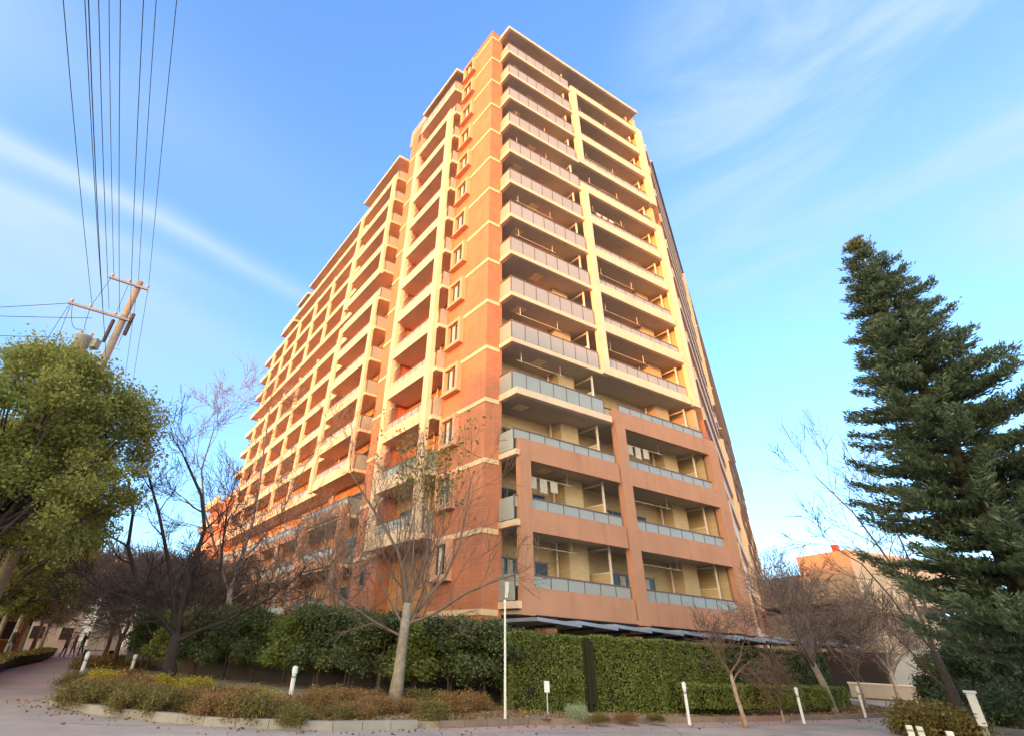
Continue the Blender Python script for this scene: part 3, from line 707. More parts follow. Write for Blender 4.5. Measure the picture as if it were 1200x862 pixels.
# trees on the right part of the bed
x, y = spot(873, 846, .12); bare_tree((x, y, .12), 2.75, 'small pale leafless tree before the clipped hedge, nearest the road', 51, .42, .055, 5, 3, .75, 3, minr=.008, limb_len=.34, lean=(-.12, 0))
x, y = spot(978, 834, .12); bare_tree((x, y, .12), 5.9, 'larger pale leafless tree with dense pinkish crown right of the building', 52, .27, .13, 6, 4, .7, 3, twig='twig_plum', minr=.010, limb_len=.34, lean=(-.22, 0), up=.1)
x, y = spot(918, 842, .12); bare_tree((x, y, .12), 1.6, 'thin low bush of bare rust twigs between two white posts', 53, .15, .03, 5, 3, .6, 3, minr=.007)
x, y = spot(1015, 829, .12); bare_tree((x, y, .12), 3.4, 'slim leafless tree at the end of the hedge by the side road', 54, .3, .05, 5, 4, .6, 3, minr=.010)
x, y = spot(1052, 818, .12); bare_tree((x, y, .12), 4.4, 'brown leafless tree on the verge across the side road', 55, .3, .08, 5, 4, .65, 3, minr=.007)
x, y = polar(37.8, 44); bare_tree((x, y, .1), 6.2, 'leafless tree in front of the concrete parking building', 56, .25, .12, 5, 4, .7, 3, twig='twig_plum', minr=.011)

def clump_points(cs, n, flat=.8, shell=.55, fuzz=.06):
    """points inside a set of overlapping leaf clumps (centre, radius)"""
    cs = list(cs); w = np.array([c[1]**2 for c in cs]); w /= w.sum(); idx = rng.choice(len(cs), n, p=w)
    C = np.array([c[0] for c in cs])[idx]; r = np.array([c[1] for c in cs])[idx][:, None]
    d = rng.normal(size=(n,3)); d /= np.linalg.norm(d, axis=1, keepdims=True)
    rad = (shell + (1-shell)*rng.random((n,1)))*r; P_ = C + d*rad*np.array([1, 1, flat]) + rng.normal(size=(n,3))*r*fuzz*2; return P_
def leafy_tree(loc, h, crown_r, z0, label, seed, n, leaf=.085, matn='leaf_street', tr=.16, nc=60, group='evergreen street trees along the footpath', lean=(0,0), name='street_tree'):
    rr = random.Random(seed); e = empty(name, loc, 0, label, 'tree', group)
    m = MB(); th = z0+.2; top = Vector((lean[0]*th, lean[1]*th, th))
    m.tube([(0,0,-.1), tuple(top*.5), tuple(top)], [tr*1.3, tr, tr*.8], 9); m.build('trunk', 'bark_grey', e, smooth=True)
    tips = []; m = MB()
    cs = []
    for i in range(nc):
        t = rr.random()**.8; zc = z0 + (h-z0)*t; rmax = crown_r*math.sqrt(max(.06, 1-abs(2*t-.75)**2.4*.62 if t > .1 else .5))
        a = rr.uniform(0, 6.283); q = rmax*math.sqrt(rr.random())
        c = Vector((math.cos(a)*q + lean[0]*zc, math.sin(a)*q + lean[1]*zc, zc)); cs.append((tuple(c), rr.choice((.3,.45,.6,.8))*rr.uniform(.8,1.1)*crown_r/3))
        if i % 2 == 0:
            s_ = top + Vector((0, 0, rr.uniform(-.4, .6)*max(0, c.z-top.z)*.45)); mid = s_.lerp(c, .5) + Vector((0, 0, -.12*q))
            m.tube([tuple(s_), tuple(mid), tuple(c)], [tr*.42, tr*.26, .012], 5, cap=False)
    m.build('limbs', 'bark_dark', e, smooth=True)
    leaf_mesh('crown', clump_points(cs, n, .75, .2), leaf, matn, e)
    return e
ST = []
STL = [(-13.2,14.7,9.2,3.5,3.3), (-17.6,20.6,9.6,3.0,2.6), (-20.6,25.2,9.2,3.0,2.3), (-23.4,30.0,9.0,3.0,2.3), (-26.2,34.8,9.0,3.0,2.3), (-29.2,39.8,9.0,3.0,2.3), (-33.5,47,9.0,3.0,3.2), (-38.5,55,9,3,3.2)]
names_ = ['nearest and broadest, its crown filling the left edge', 'second along the path', 'third along the path', 'fourth along the path', 'fifth along the path', 'sixth along the path', 'second last toward the street end', 'last at the street end']
for i, (x, y, h, cr_, z0) in enumerate(STL):
    lb = 'olive green evergreen street tree, ' + names_[i]
    if i == 0: e = leafy_tree((x, y, .1), h, cr_, 3.2, lb, 60, 120000, .062, nc=190, tr=.17)
    elif i <= 2: e = leafy_tree((x, y, .1), h, cr_, z0, lb, 60+i, 42000, .085, nc=80, tr=.14)
    else:
        e = copy_tree(ST[1 + i % 2]); e.location = (x, y, .1); e.rotation_euler.z = i*1.3; e.scale.z = h/9.4; tag(e, lb)
    ST.append(e)
# slender tree with a few yellow-green leaves in front of the cream framed bay
x, y = polar(-4.2, 20.2); e, tips = bare_tree((x, y, .12), 7.9, 'slender tree still holding sparse yellow-green leaves before the cream framed bay', 71, .3, .08, 4, 3, .26, 3, minr=.005, limb_len=.42, up=.5)
tp_ = [t[0] for t in tips if t[0].z > 3.8]; leaf_mesh('leaves', np.array([list(t + Vector((random.gauss(0,.13), random.gauss(0,.13), random.gauss(0,.2)))) for t in tp_ for _ in range(3)]), .085, 'leaf_ginkgo', e)

# conifer
def conifer(loc, h, label, seed, zb=1.9, rb=2.55):
    rr = random.Random(seed); e = empty('conifer', loc, 0, label, 'tree')
    m = MB(); m.tube([(0,0,-.1), (.05,0,h*.4), (-.02,.03,h*.75), (0,0,h)], [.24, .17, .09, .015], 10); m.build('trunk', 'bark_dark', e, smooth=True)
    m = MB(); pts = []; dirs = []; m.tube([(0,0,zb), (0,0,h*.5), (0,0,h-.2)], [.05,.03,.008], 5)
    z = zb
    while z < h-.15:
        t = (h-z)/(h-zb); r = rb*(t**.86)*1.0 + .06 + .12*min(1, t*8)
        nb = 8 if t > .2 else 5
        a0 = rr.uniform(0, 6.28)
        for k in range(nb):
            a = a0 + k*6.283/nb + rr.gauss(0, .25); L = r*rr.choice((.55, .75, .9, 1.0, 1.15))*(1.15 if math.cos(a-R(-20)) > .3 else .95)
            zz = z + rr.uniform(-.15, .15); d = Vector((math.cos(a), math.sin(a), 0)); P_ = []
            for i in range(6):
                u = i/5; P_.append(Vector((0,0,zz)) + d*L*u + Vector((0,0, L*(.10*u - .30*u*u + .34*u**4))))
            m.tube([tuple(p) for p in P_], [.035*(1-.8*i/5)*(.5+t) for i in range(6)], 4, cap=False)
            side = Vector((-d.y, d.x, 0)); ns_ = max(4, int(L*15))
            for j in range(ns_):
                u = .16 + .84*(j+rr.random())/ns_; i = min(4, int(u*5)); p = P_[i].lerp(P_[i+1], u*5-i)
                for sgn in (-1, 1):
                    sl = (.16 + .34*L/rb*(1-u*.75))*rr.uniform(.6, 1.15); sdv = (side*sgn*.8 + d*.75 + Vector((0,0,rr.uniform(-.12,.3)))).normalized()
                    nn = int(sl*46)+3
                    for q in range(nn):
                        w = (q+.5)/nn; pp = p + sdv*sl*w + Vector((0,0,-.03*w)); pts.append((pp.x+rr.gauss(0,.035), pp.y+rr.gauss(0,.035), pp.z+.03+rr.gauss(0,.05))); dirs.append((sdv.x, sdv.y, sdv.z+.45))
        z += .20 + .11*t
    m.build('bough', 'bark_dark', e)
    leaf_mesh('crown', np.array(pts), .036, 'leaf_conifer', e, elong=3.4, updir=np.array(dirs)*1.3)
    return e
x, y = polar(47.1, 17.0); conifer((x, y, .1), 13.45, 'tall dark green conifer with layered boughs at the right edge', 80)

# ------------------------------------------------------------------ hedges and shrubs
def hedge(poly, w, h, label, n_per_m2=900, leaf=.05, group=None, top_noise=.05, matn='leaf_hedge', name='hedge', h0=0.0, z=.115):
    o = Vector((*poly[0], z)); e = empty(name, o, 0, label, 'hedge', group)
    mb = MB(); P_ = []
    for (a, b) in zip(poly[:-1], poly[1:]):
        a, b = Vector((*a, 0)), Vector((*b, 0)); d = (b-a); L = d.length; d.normalize(); nrm = Vector((-d.y, d.x, 0))   # hedge body lies on this side
        k = lambda s_, t_, zz: tuple(a + d*s_ + nrm*t_ - Vector((o.x, o.y, 0)) + Vector((0,0,zz)))
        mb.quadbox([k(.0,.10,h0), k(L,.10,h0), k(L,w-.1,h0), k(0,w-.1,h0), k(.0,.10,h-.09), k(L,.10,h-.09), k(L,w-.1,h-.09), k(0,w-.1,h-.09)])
        def add(n, S_, T_, H_):
            base = np.array([a.x-o.x, a.y-o.y, 0]); P_.append(base + S_[:,None]*np.array([*d]) + T_[:,None]*np.array([*nrm]) + H_[:,None]*np.array([0,0,1]))
        bumpf = lambda s_, q: .035*np.sin(s_*2.3+q*1.7) + .03*np.sin(s_*5.1-q*2.9) + .02*np.sin(s_*9.7+q*6)
        n = int(L*h*n_per_m2); s_ = rng.random(n)*L; q = h0 + rng.random(n)*(h-h0); add(n, s_, bumpf(s_, q)+rng.normal(0,.03,n)+.05, q)
        n = int(L*w*n_per_m2); s_ = rng.random(n)*L; q = rng.random(n)*w; add(n, s_, q, h+bumpf(s_, q)*.6+rng.normal(0,.022,n)-.02)
        n = int(w*h*n_per_m2); q = rng.random(n)*w; hh = h0+rng.random(n)*(h-h0)
        add(n, rng.normal(0,.03,n), q, hh); add(n, L+rng.normal(0,.03,n), q, hh)
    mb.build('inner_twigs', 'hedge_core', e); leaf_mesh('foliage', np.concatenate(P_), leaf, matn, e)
    return e
H1 = [spot(600,831,.12), spot(686,834,.12)]; H2 = [spot(701,834,.12), spot(782,836,.12), spot(862,835,.12)]
hedge(H1, 1.1, 1.93, 'clipped green hedge section between the thin pale pole and the narrow dark gap', 1900, .038, group='clipped hedge along the bed')
hedge(H2, 1.1, 1.95, 'long tall clipped green hedge section right of the narrow dark gap', 1900, .038, group='clipped hedge along the bed')
H3 = [(H2[-1][0]+.1, H2[-1][1]+.7), (16.3,25.2), (19.0,28.5)]
hedge(H3, 1.1, 2.0, 'darker tall clipped hedge section behind the low hedge at right', 700, .055, matn='leaf_dark', group='clipped hedge along the bed')  # this section uses the darker leaf colour
hedge([spot(812,838,.12), spot(905,838,.12), spot(1000,833,.12)], .7, .78, 'low clipped hedge in front of the tall hedge, right of the building', 1000, group='clipped hedge along the bed', h0=.18)
hedge([(-12.9,14.0), (-15.6,19.2), (-19.7,25.3), (-24.6,34.6), (-28.9,41.6)][::-1], .9, .42, 'low straggly hedge under the street trees left of the path', 320, .06, matn='leaf_azalea')
# black filler put in the hedge gap to stand for its shade
gx, gy = spot(693, 834, .12); e = empty('gap_filler', (gx, gy, .115), 0, 'black filler standing for the shade in the narrow gap between two hedge sections', 'post')
m = MB(); m.box(-.05,.05,-.05,.05,0,1.85); m.box(-.07,.07,-.07,.07,1.85,1.89); m.build('shaft', 'hedge_core', e, bevel=.008)
m = MB(); m.box(-.20,-.05,-.01,.01,.2,1.8); m.box(.05,.20,-.01,.01,.2,1.8); m.build('filler_panel', 'hedge_core', e)

def shrub(loc, r, h, label, seed, n, leaf, matn, stems=3, z0=.7, group='evergreen shrubs behind the bed', name='evergreen_shrub', nc=16):
    rr = random.Random(seed); e = empty(name, loc, 0, label, 'shrub', group)
    m = MB(); cs = []
    for i in range(nc):
        t = rr.random(); zc = z0 + (h-z0-.2)*t; a = rr.uniform(0, 6.28); q = r*math.sqrt(rr.random())*.85*(1-.25*t)
        cs.append(((math.cos(a)*q, math.sin(a)*q, zc), rr.uniform(.28, .46)*min(1.1, r)))
    for i in range(stems):
        a = rr.uniform(0, 6.28); b_ = Vector((math.cos(a)*.12, math.sin(a)*.12, -.05)); 
        for c in cs[i::stems][:4]: m.tube([tuple(b_), tuple(b_ + Vector((0,0,z0*.9))), c[0]], [.035, .028, .008], 5, cap=False)
    m.build('stems', 'bark_dark', e, smooth=True); leaf_mesh('foliage', clump_points(cs, n, .85, .25), leaf, matn, e)
    return e
EV = []
evl = [(-13.9,27.0,2.9), (-12.2,25.6,2.7), (-10.6,24.8,2.6), (-8.9,23.9,2.6), (-7.4,23.0,2.6), (-5.9,21.9,2.55), (-4.6,21.0,2.6), (-3.3,20.2,2.5), (-2.2,19.4,2.45), (-1.0,18.8,2.35), (.1,18.3,2.3), (1.1,17.9,2.3), (2.0,17.6,2.1), (-9.8,26.9,3.0), (-6.3,24.7,2.9), (-3.6,22.4,2.7)]
evn = ['leftmost, behind the dark forked tree', 'second from the left end', 'third from the left end', 'just right of the dark forked tree', 'fifth from the left end', 'behind the left white post', 'right of the left white post', 'left of the pale grey tree trunk', 'directly behind the pale grey tree trunk', 'just right of the pale grey tree trunk', 'third from the clipped hedge', 'second from the clipped hedge', 'touching the left end of the clipped hedge', 'back row, leftmost', 'back row, middle', 'back row, rightmost']
for i, (x, y, h) in enumerate(evl):
    lb = 'dark green evergreen shrub with bare stems, ' + evn[i]
    if i < 4: e = shrub((x, y, .12), 1.05, 2.6, lb, 100+i, 15000, .055, 'leaf_dark' if i != 1 else 'leaf_hedge', nc=26, z0=.75)
    else: e = copy_tree(EV[i % 4]); e.location = (x, y, .12); e.rotation_euler.z = i*2.1; tag(e, lb)
    e.scale = (1.15, 1.15, h/2.6); EV.append(e)
# dark backing added behind the shrubs, shade put into its colour
e = empty('wall', (0,0,0), 0, 'low dark backing added for the shade behind the evergreen shrubs', 'wall')
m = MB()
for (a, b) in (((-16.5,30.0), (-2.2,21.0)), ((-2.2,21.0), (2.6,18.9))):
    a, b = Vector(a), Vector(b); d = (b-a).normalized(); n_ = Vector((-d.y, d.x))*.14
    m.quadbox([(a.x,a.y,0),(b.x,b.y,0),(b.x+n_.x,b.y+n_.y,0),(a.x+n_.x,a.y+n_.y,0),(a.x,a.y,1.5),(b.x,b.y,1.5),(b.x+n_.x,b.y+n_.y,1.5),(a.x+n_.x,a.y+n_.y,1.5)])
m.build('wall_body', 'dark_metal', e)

# low bushes by the kerb
LOWP = {}
def low_bush(px, py, r, h, kind, where):
    r *= .74; x, y = spot(px, py, .12); k_ = 1 + r*1.5/math.hypot(x, y); x *= k_; y *= k_
    lb = {'green': 'low olive green azalea bush', 'rust': 'low rusty brown azalea bush', 'yellow': 'low yellow-leaved bush', 'pale': 'small grey-green spreading plant'}[kind] + ', ' + where
    if kind not in LOWP:
        mt = {'green': 'leaf_azalea', 'rust': 'leaf_rust', 'yellow': 'leaf_yellow', 'pale': 'leaf_pale'}[kind]
        e = shrub((x, y, .12), 1.0, .62, lb, 200+len(LOWP), 9000, .036, mt, stems=5, z0=.08, group='low bushes in the kerbside bed', name='low_bush', nc=34); LOWP[kind] = e
    else: e = copy_tree(LOWP[kind]); e.location = (x, y, .12); e.rotation_euler.z = px*.37; tag(e, lb)
    e.scale = (r, r, h/.62*.8); return e
for a in ((92,828,.95,.5,'green','at the rounded kerb tip'), (125,832,.95,.5,'green','second from the kerb tip'), (160,838,.9,.5,'green','below the dark forked tree, left'), (195,840,.9,.52,'green','below the dark forked tree, right'),
          (120,812,.9,.62,'yellow','behind the kerb tip bushes'), (88,806,1.0,.45,'green','beside the small post by the path'), (150,815,.9,.55,'rust','behind the kerb tip bushes, next to the yellow one'), (180,812,.8,.5,'yellow','left of the dark forked trunk'),
          (225,838,.85,.42,'rust','right of the dark forked trunk'), (255,846,.85,.5,'rust','between the dark forked tree and the left white post'), (290,848,.85,.5,'green','left of the left white post by the kerb'), (318,842,.8,.42,'rust','just left of the left white post'),
          (225,815,.8,.5,'yellow','against the dark shrubs right of the forked trunk'), (372,838,.6,.55,'rust','right of the left white post'), (395,846,.55,.3,'green','by the kerb between white post and pale tree'), (440,840,.8,.42,'rust','at the foot of the pale grey tree'), (350,850,.6,.36,'green','by the kerb below the left white post'),
          (505,846,.7,.42,'green','right of the pale grey tree by the kerb'), (530,838,.8,.5,'rust','midway between pale tree and thin pole'), (556,834,.75,.5,'rust','left of the thin pale pole'), (520,830,.6,.45,'green','behind the rusty bushes near the shrubs'),
          (676,843,.42,.36,'pale','in front of the hedge beside the short white post'), (705,846,.4,.18,'green','at the foot of the hedge right of the dark gap'), (735,845,.45,.18,'rust','at the foot of the long hedge'), (770,845,.4,.16,'green','at the foot of the long hedge, right part'),
          (212,832,.9,.45,'rust','below the dark forked trunk, back row'), (245,832,1.0,.5,'green','back row between the forked tree and the left white post'), (278,834,1.0,.5,'rust','back row, left of the left white post'), (305,832,.9,.45,'yellow','back row, beside the left white post'),
          (375,828,.9,.45,'green','back row right of the left white post'), (405,832,.9,.5,'rust','back row, left of the pale grey tree'), (430,828,.8,.4,'rust','back row, touching the pale grey tree'), (418,845,.7,.35,'rust','by the kerb left of the pale grey tree'), (475,838,.7,.35,'rust','right beside the pale grey trunk'),
          (490,828,.9,.45,'green','back row right of the pale grey tree'), (170,828,.9,.5,'rust','middle row below the forked tree'), (140,826,.9,.5,'green','middle row behind the kerb tip'), (110,820,.9,.5,'rust','middle row at the kerb tip'), (345,838,.8,.4,'rust','by the kerb just right of the left white post'),
          (112,784,1.3,.6,'rust','in the far bed beyond the notch'), (135,779,1.3,.6,'green','in the far bed near the white post'), (160,785,1.2,.5,'green','in the far bed right of the white post'), (98,782,1.0,.5,'green','at the far bed corner by the path'), (150,797,.9,.4,'rust','between the two small white posts')):
    low_bush(*a)
# right corner bed
def px_bush(px, py, r, h, matn, lb, n=14000, leaf=.045):
    x, y = spot(px, py, .11); e = shrub((x, y, .11), r, h, lb, int(px), n, leaf, matn, 4, .1, 'bushes in the right corner bed', 'clipped_bush', 40); return e
px_bush(1095, 858, 1.25, .62, 'leaf_azalea', 'rounded olive clipped bush before the leaning tree')
px_bush(1140, 838, 1.6, .8, 'leaf_azalea', 'olive clipped bush behind the white post, under the conifer')
px_bush(1185, 850, 1.5, 1.3, 'leaf_dark', 'dark bush at the right edge below the conifer')
px_bush(1195, 815, 2.4, 2.3, 'leaf_dark', 'tall dark bush mass behind the conifer at the right edge', 14000, .08)
px_bush(1165, 808, 2.2, 2.5, 'leaf_conifer', 'dull green bush beneath the lowest conifer boughs', 14000, .08)
for azd, D, h, rr_, lb in ((43.2, 27, 3.0, 1.7, 'tall dull green bush left of the conifer, before the low building'), (45.6, 23, 3.3, 1.8, 'tall dull green bush right behind the conifer trunk'), (41.4, 33, 2.4, 1.5, 'dark bush on the far side of the road corner')):
    x, y = polar(azd, D); shrub((x, y, .11), rr_, h, lb, int(azd*10), 16000, .06, 'leaf_conifer' if azd > 42 else 'leaf_dark', 4, .3, 'bushes in the right corner bed', 'clipped_bush', 44)
# loose ground litter in the beds
pts = []
for _ in range(9000):
    i = rng.integers(3, 17); a = np.array(KERB[i]); b = np.array(KERB[i+1]); t = (b-a); L = np.linalg.norm(t); t /= L; n_ = np.array([-t[1], t[0]])
    p = a + t*L*rng.random() + n_*(.15 + 3.5*rng.random()**1.3); pts.append((p[0], p[1], .12+rng.random()*.02))
leaf_mesh('fallen_leaves', np.array(pts), .055, 'leaf_rust', label='brown fallen leaves scattered over the bed', cat='leaf litter', kind='stuff')

pts = []
for _ in range(330):
    i = rng.integers(4, 16); a = np.array(KERB[i]); b = np.array(KERB[i+1]); t = (b-a); L = np.linalg.norm(t); t /= L; n_ = np.array([-t[1], t[0]])
    p = a + t*L*rng.random() - n_*(.16 + abs(rng.normal(0, .5))); pts.append((p[0], p[1], .008+rng.random()*.008))
leaf_mesh('road_litter', np.array(pts), .045, 'leaf_rust', label='a few dry leaves blown along the kerb on the road', cat='leaf litter', kind='stuff')
def crack(pts_, w):
    m = MB(); n = len(pts_)
    for i, p in enumerate(pts_):
        a = Vector(pts_[max(0,i-1)]); b = Vector(pts_[min(n-1,i+1)]); t = (b-a).normalized(); ww = w*random.uniform(.5, 1.2)
        m.v += [(p[0]+t.y*ww, p[1]-t.x*ww, .0042), (p[0]-t.y*ww, p[1]+t.x*ww, .0042)]
    for i in range(n-1): m.f.append([2*i, 2*i+2, 2*i+3, 2*i+1]); m.m.append(0)
    return m
rc = random.Random(4); mm = MB()
for (x0, y0, ang, L) in ((-7.5,11.4,-.1,9), (2,13.2,.35,7), (9.5,16.3,.5,7), (-10.5,12.6,1.9,8), (5.5,14.0,1.1,3), (14.5,19.2,.7,6)):
    p = [x0, y0]; pl_ = [tuple(p)]
    for k in range(int(L/.3)): ang += rc.gauss(0, .22); p = [p[0]+.3*math.cos(ang), p[1]+.3*math.sin(ang)]; pl_.append(tuple(p)); ang -= (ang-0)*.0
    c_ = crack(pl_, .012); o_ = len(mm.v); mm.v += c_.v; mm.f += [[o_+q for q in f] for f in c_.f]; mm.m += c_.m
mat('crack_fill', (.13, .11, .10), .95, .1, 3); mm.build('road_cracks', 'crack_fill', kind='structure', label='fine dark cracks and sealed joints in the road surface', cat='road')

# ------------------------------------------------------------------ posts and signs
def marker(px, py, h, lb, w=.035, capd=True):
    x, y = spot(px, py, .12); e = empty('marker_post', (x, y, .12), 0, lb, 'post', 'white marker posts in the beds')
    m = MB(); m.lathe((0,0,0), [(w,-.05),(w,h*.82),(w*1.02,h*.82)], 12); m.build('shaft', 'post_white', e, smooth=False)
    m = MB(); m.lathe((0,0,0), [(w*1.06,h*.70),(w*1.06,h*.76)], 12); m.build('reflector_band', 'post_grey', e)
    m = MB(); m.lathe((0,0,0), [(w*1.25,h*.82),(w*1.25,h-.03),(w*.6,h)], 12); m.build('cap', 'white_plastic' if capd else 'post_grey', e); return e
marker(338,828,.86,'white marker post among rusty bushes left of the pale tree', .055)
marker(663,830,.74,'short white post at the foot of the hedge left of the dark gap', .05)
marker(808,846,.90,'slim white post before the long hedge', .04)
marker(942,845,.86,'slim white post near the rust-twigged bush', .04)
marker(1014,838,.90,'slim white post at the road bend by the hedge end', .045)
marker(90,802,.88,'small white-topped post beside the footpath', .05)
marker(152,790,.72,'small white-topped post in the far part of the bed', .06)
x, y = spot(592,842,.12); e = empty('thin_pole', (x, y, .12), 0, 'tall thin pale pole standing in the bed before the building corner', 'pole')
m = MB(); m.tube([(0,0,-.05),(0,0,2.5)], [.032,.026], 10); m.build('shaft', 'post_white', e); m = MB(); m.lathe((0,0,2.5), [(.04,0),(.04,.05),(.015,.08)], 10); m.build('cap', 'white_plastic', e)
x, y = spot(642,837,.12); e = empty('small_sign', (x, y, .12), R(10), 'knee-high white plate on a thin stake in the bed', 'sign')
m = MB(); m.tube([(0,0,-.05),(0,0,.52)], .014, 8); m.build('stake', 'metal_light', e); m = MB(); m.box(-.075,.075,-.012,.006,.5,.76); m.build('plate', 'white_plastic', e, bevel=.004)
x, y = spot(1158,866,.11); e = empty('boundary_post', (x, y, .11), R(-38), 'large white square post with grey foot in the right foreground', 'post')
m = MB(); m.box(-.09,.09,-.09,.09,.28,.98); m.build('shaft', 'white_plastic', e, bevel=.01); m = MB(); m.box(-.07,.07,-.07,.07,-.05,.28); m.build('foot', 'post_grey', e)
m = MB(); m.box(-.13,.13,-.11,.11,.98,1.04); m.build('cap', 'white_plastic', e, bevel=.01)
for i, (px, py, h, lb) in enumerate(((1060,858,.42,'leftmost'), (1072,872,.42,'second from the left'), (1084,872,.40,'third from the left'), (1122,884,.45,'nearest the clipped bush'))):
    x, y = spot(px, py, .05); e = empty('low_post', (x, y, 0), R(-30), 'low pale edging post at the road corner, ' + lb, 'post', 'low edging posts at the right corner')
    m = MB(); m.box(-.06,.06,-.06,.06,-.02,h); m.build('shaft', 'post_white', e, bevel=.012)
    m = MB(); m.box(-.062,.062,-.062,.062,h*.72,h*.82); m.build('groove', 'post_grey', e)
x, y = polar(43.3, 33); e = empty('utility_cabinet', (x, y, .05), R(-40), 'pale green cabinet standing beside the leaning tree', 'cabinet')
m = MB(); m.box(-.45,.45,-.25,.25,.08,1.35); m.build('body', 'green_panel', e, bevel=.015)
m = MB(); m.box(-.48,.48,-.28,.28,1.35,1.41); m.build('lid', 'green_panel', e); m = MB(); m.box(-.4,.4,-.2,.2,-.05,.08); m.build('plinth', 'concrete', e)
m = MB(); m.box(-.41,-.01,-.258,-.25,.14,1.28); m.box(.01,.41,-.258,-.25,.14,1.28); m.build('door', 'green_panel', e)

# ------------------------------------------------------------------ utility pole and wires
PD = 23.0
pb = polar(-39.25, PD); PZ = EYE + .602*PD
WD = Vector((math.sin(R(149)), math.cos(R(149)), 0))      # the line runs back over the camera
ARM = Vector((math.cos(R(18)), math.sin(R(18)), 0))       # crossarm direction
ARM = Vector((-WD.y, WD.x, 0)); ARM = ARM if ARM.x > 0 else -ARM
up_ = empty('utility_pole', (pb[0], pb[1], 0), 0, 'tan utility pole with crossarms rising out of the left tree crown', 'utility pole')
m = MB(); m.tube([(0,0,-.2),(0,0,PZ)], [.19,.125], 14); m.build('pole', 'wood_pole', up_, smooth=True)
def arm(z, l0, l1, name='crossarm', r=.045, tilt=0):
    m = MB(); a = ARM*l0; b = ARM*l1; d = WD*.06; q = r
    m.quadbox([(a.x-WD.x*q+WD.x*.16, a.y-WD.y*q+WD.y*.16, z-q), (b.x-WD.x*q+WD.x*.16, b.y-WD.y*q+WD.y*.16, z-q+tilt), (b.x+WD.x*q+WD.x*.16, b.y+WD.y*q+WD.y*.16, z-q+tilt), (a.x+WD.x*q+WD.x*.16, a.y+WD.y*q+WD.y*.16, z-q),
               (a.x-WD.x*q+WD.x*.16, a.y-WD.y*q+WD.y*.16, z+q), (b.x-WD.x*q+WD.x*.16, b.y-WD.y*q+WD.y*.16, z+q+tilt), (b.x+WD.x*q+WD.x*.16, b.y+WD.y*q+WD.y*.16, z+q+tilt), (a.x+WD.x*q+WD.x*.16, a.y+WD.y*q+WD.y*.16, z+q)])
    return m.build(name, 'steel_arm', up_)
def insulator(ar, s_, z, h=.2):
    m = MB(); p = ARM*s_ + WD*.16
    m.lathe((p.x, p.y, z), [(.02,0),(.02,.05),(.055,.06),(.04,.09),(.06,.11),(.045,.14),(.05,.17),(.02,h)], 10); m.build('insulator', 'porcelain', ar, smooth=True)
a1 = arm(PZ-.35, -1.1, .42); a2 = arm(PZ-2.1, -1.95, .25, tilt=.0); a3 = arm(PZ-4.8, -2.1, .1)
for s_ in (-1.0, -.35, .36): insulator(a1, s_, PZ-.31)
for s_ in (-1.85, -1.2, -.3, .2): insulator(a2, s_, PZ-2.06)
for s_ in (-2.0, -1.6): insulator(a3, s_, PZ-4.76)
m = MB(); p = ARM*-.95; m.lathe((p.x, p.y, PZ-4.25), [(.05,0),(.27,.03),(.27,.85),(.29,.87),(.29,.95),(.2,1.0),(.05,1.02)], 18); tr_ = m.build('transformer', 'concrete', up_, smooth=True)
m = MB(); q = ARM*-.55; m.box(q.x-.15, q.x+.15, q.y-.15, q.y+.15, PZ-3.7, PZ-3.3); m.build('bracket', 'steel_arm', up_)
m = MB()
for s_ in (-.75, -1.1): m.lathe((ARM.x*s_, ARM.y*s_, PZ-3.23), [(.03,0),(.06,.04),(.04,.08),(.06,.12),(.02,.2)], 8)
m.build('bushing', 'porcelain', tr_)
m = MB()
for k in range(9): z = PZ-3.0-.45*k; sgn = 1 if k % 2 else -1; m.tube([(ARM.x*.1*sgn, ARM.y*.1*sgn, z), (ARM.x*.34*sgn, ARM.y*.34*sgn, z)], .012, 5)
m.build('step_bolt', 'steel_arm', up_)
m = MB()
for dz, ss in ((-2.35, .28), (-2.9, -.30)): m.box(ARM.x*ss-.05, ARM.x*ss+.05, ARM.y*ss-.05, ARM.y*ss+.05, PZ+dz-.4, PZ+dz+.7)
m.build('cutout_switch', 'bark_dark', up_)
m = MB()
def loop(p, q, sag, n=8, r=.012):
    p, q = Vector(p), Vector(q); m.tube([tuple(p.lerp(q, i/n) + Vector((0,0,-sag*math.sin(math.pi*i/n)))) for i in range(n+1)], r, 4)
A_ = lambda s_, z, w=.16: tuple(ARM*s_ + WD*w + Vector((0,0,z)))
loop(A_(-1.0,PZ-.2), A_(-1.2,PZ-1.9), .1); loop(A_(-.35,PZ-.2), A_(-.3,PZ-1.9), -.1); loop(A_(-1.2,PZ-1.9), A_(-1.0,PZ-3.1), .3); loop(A_(-1.85,PZ-1.9), A_(-1.1,PZ-3.1), .5)
loop(A_(-1.85,PZ-1.9), A_(-2.0,PZ-4.6), -.2); loop(A_(-1.85,PZ-1.9), A_(-1.6,PZ-4.6), .1); loop(A_(-1.6,PZ-4.6), A_(-.2,PZ-4.7), .25); loop(A_(.2,PZ-1.8), A_(.25,PZ-3.4), .15)
m.build('jumper_wire', 'cable', up_)
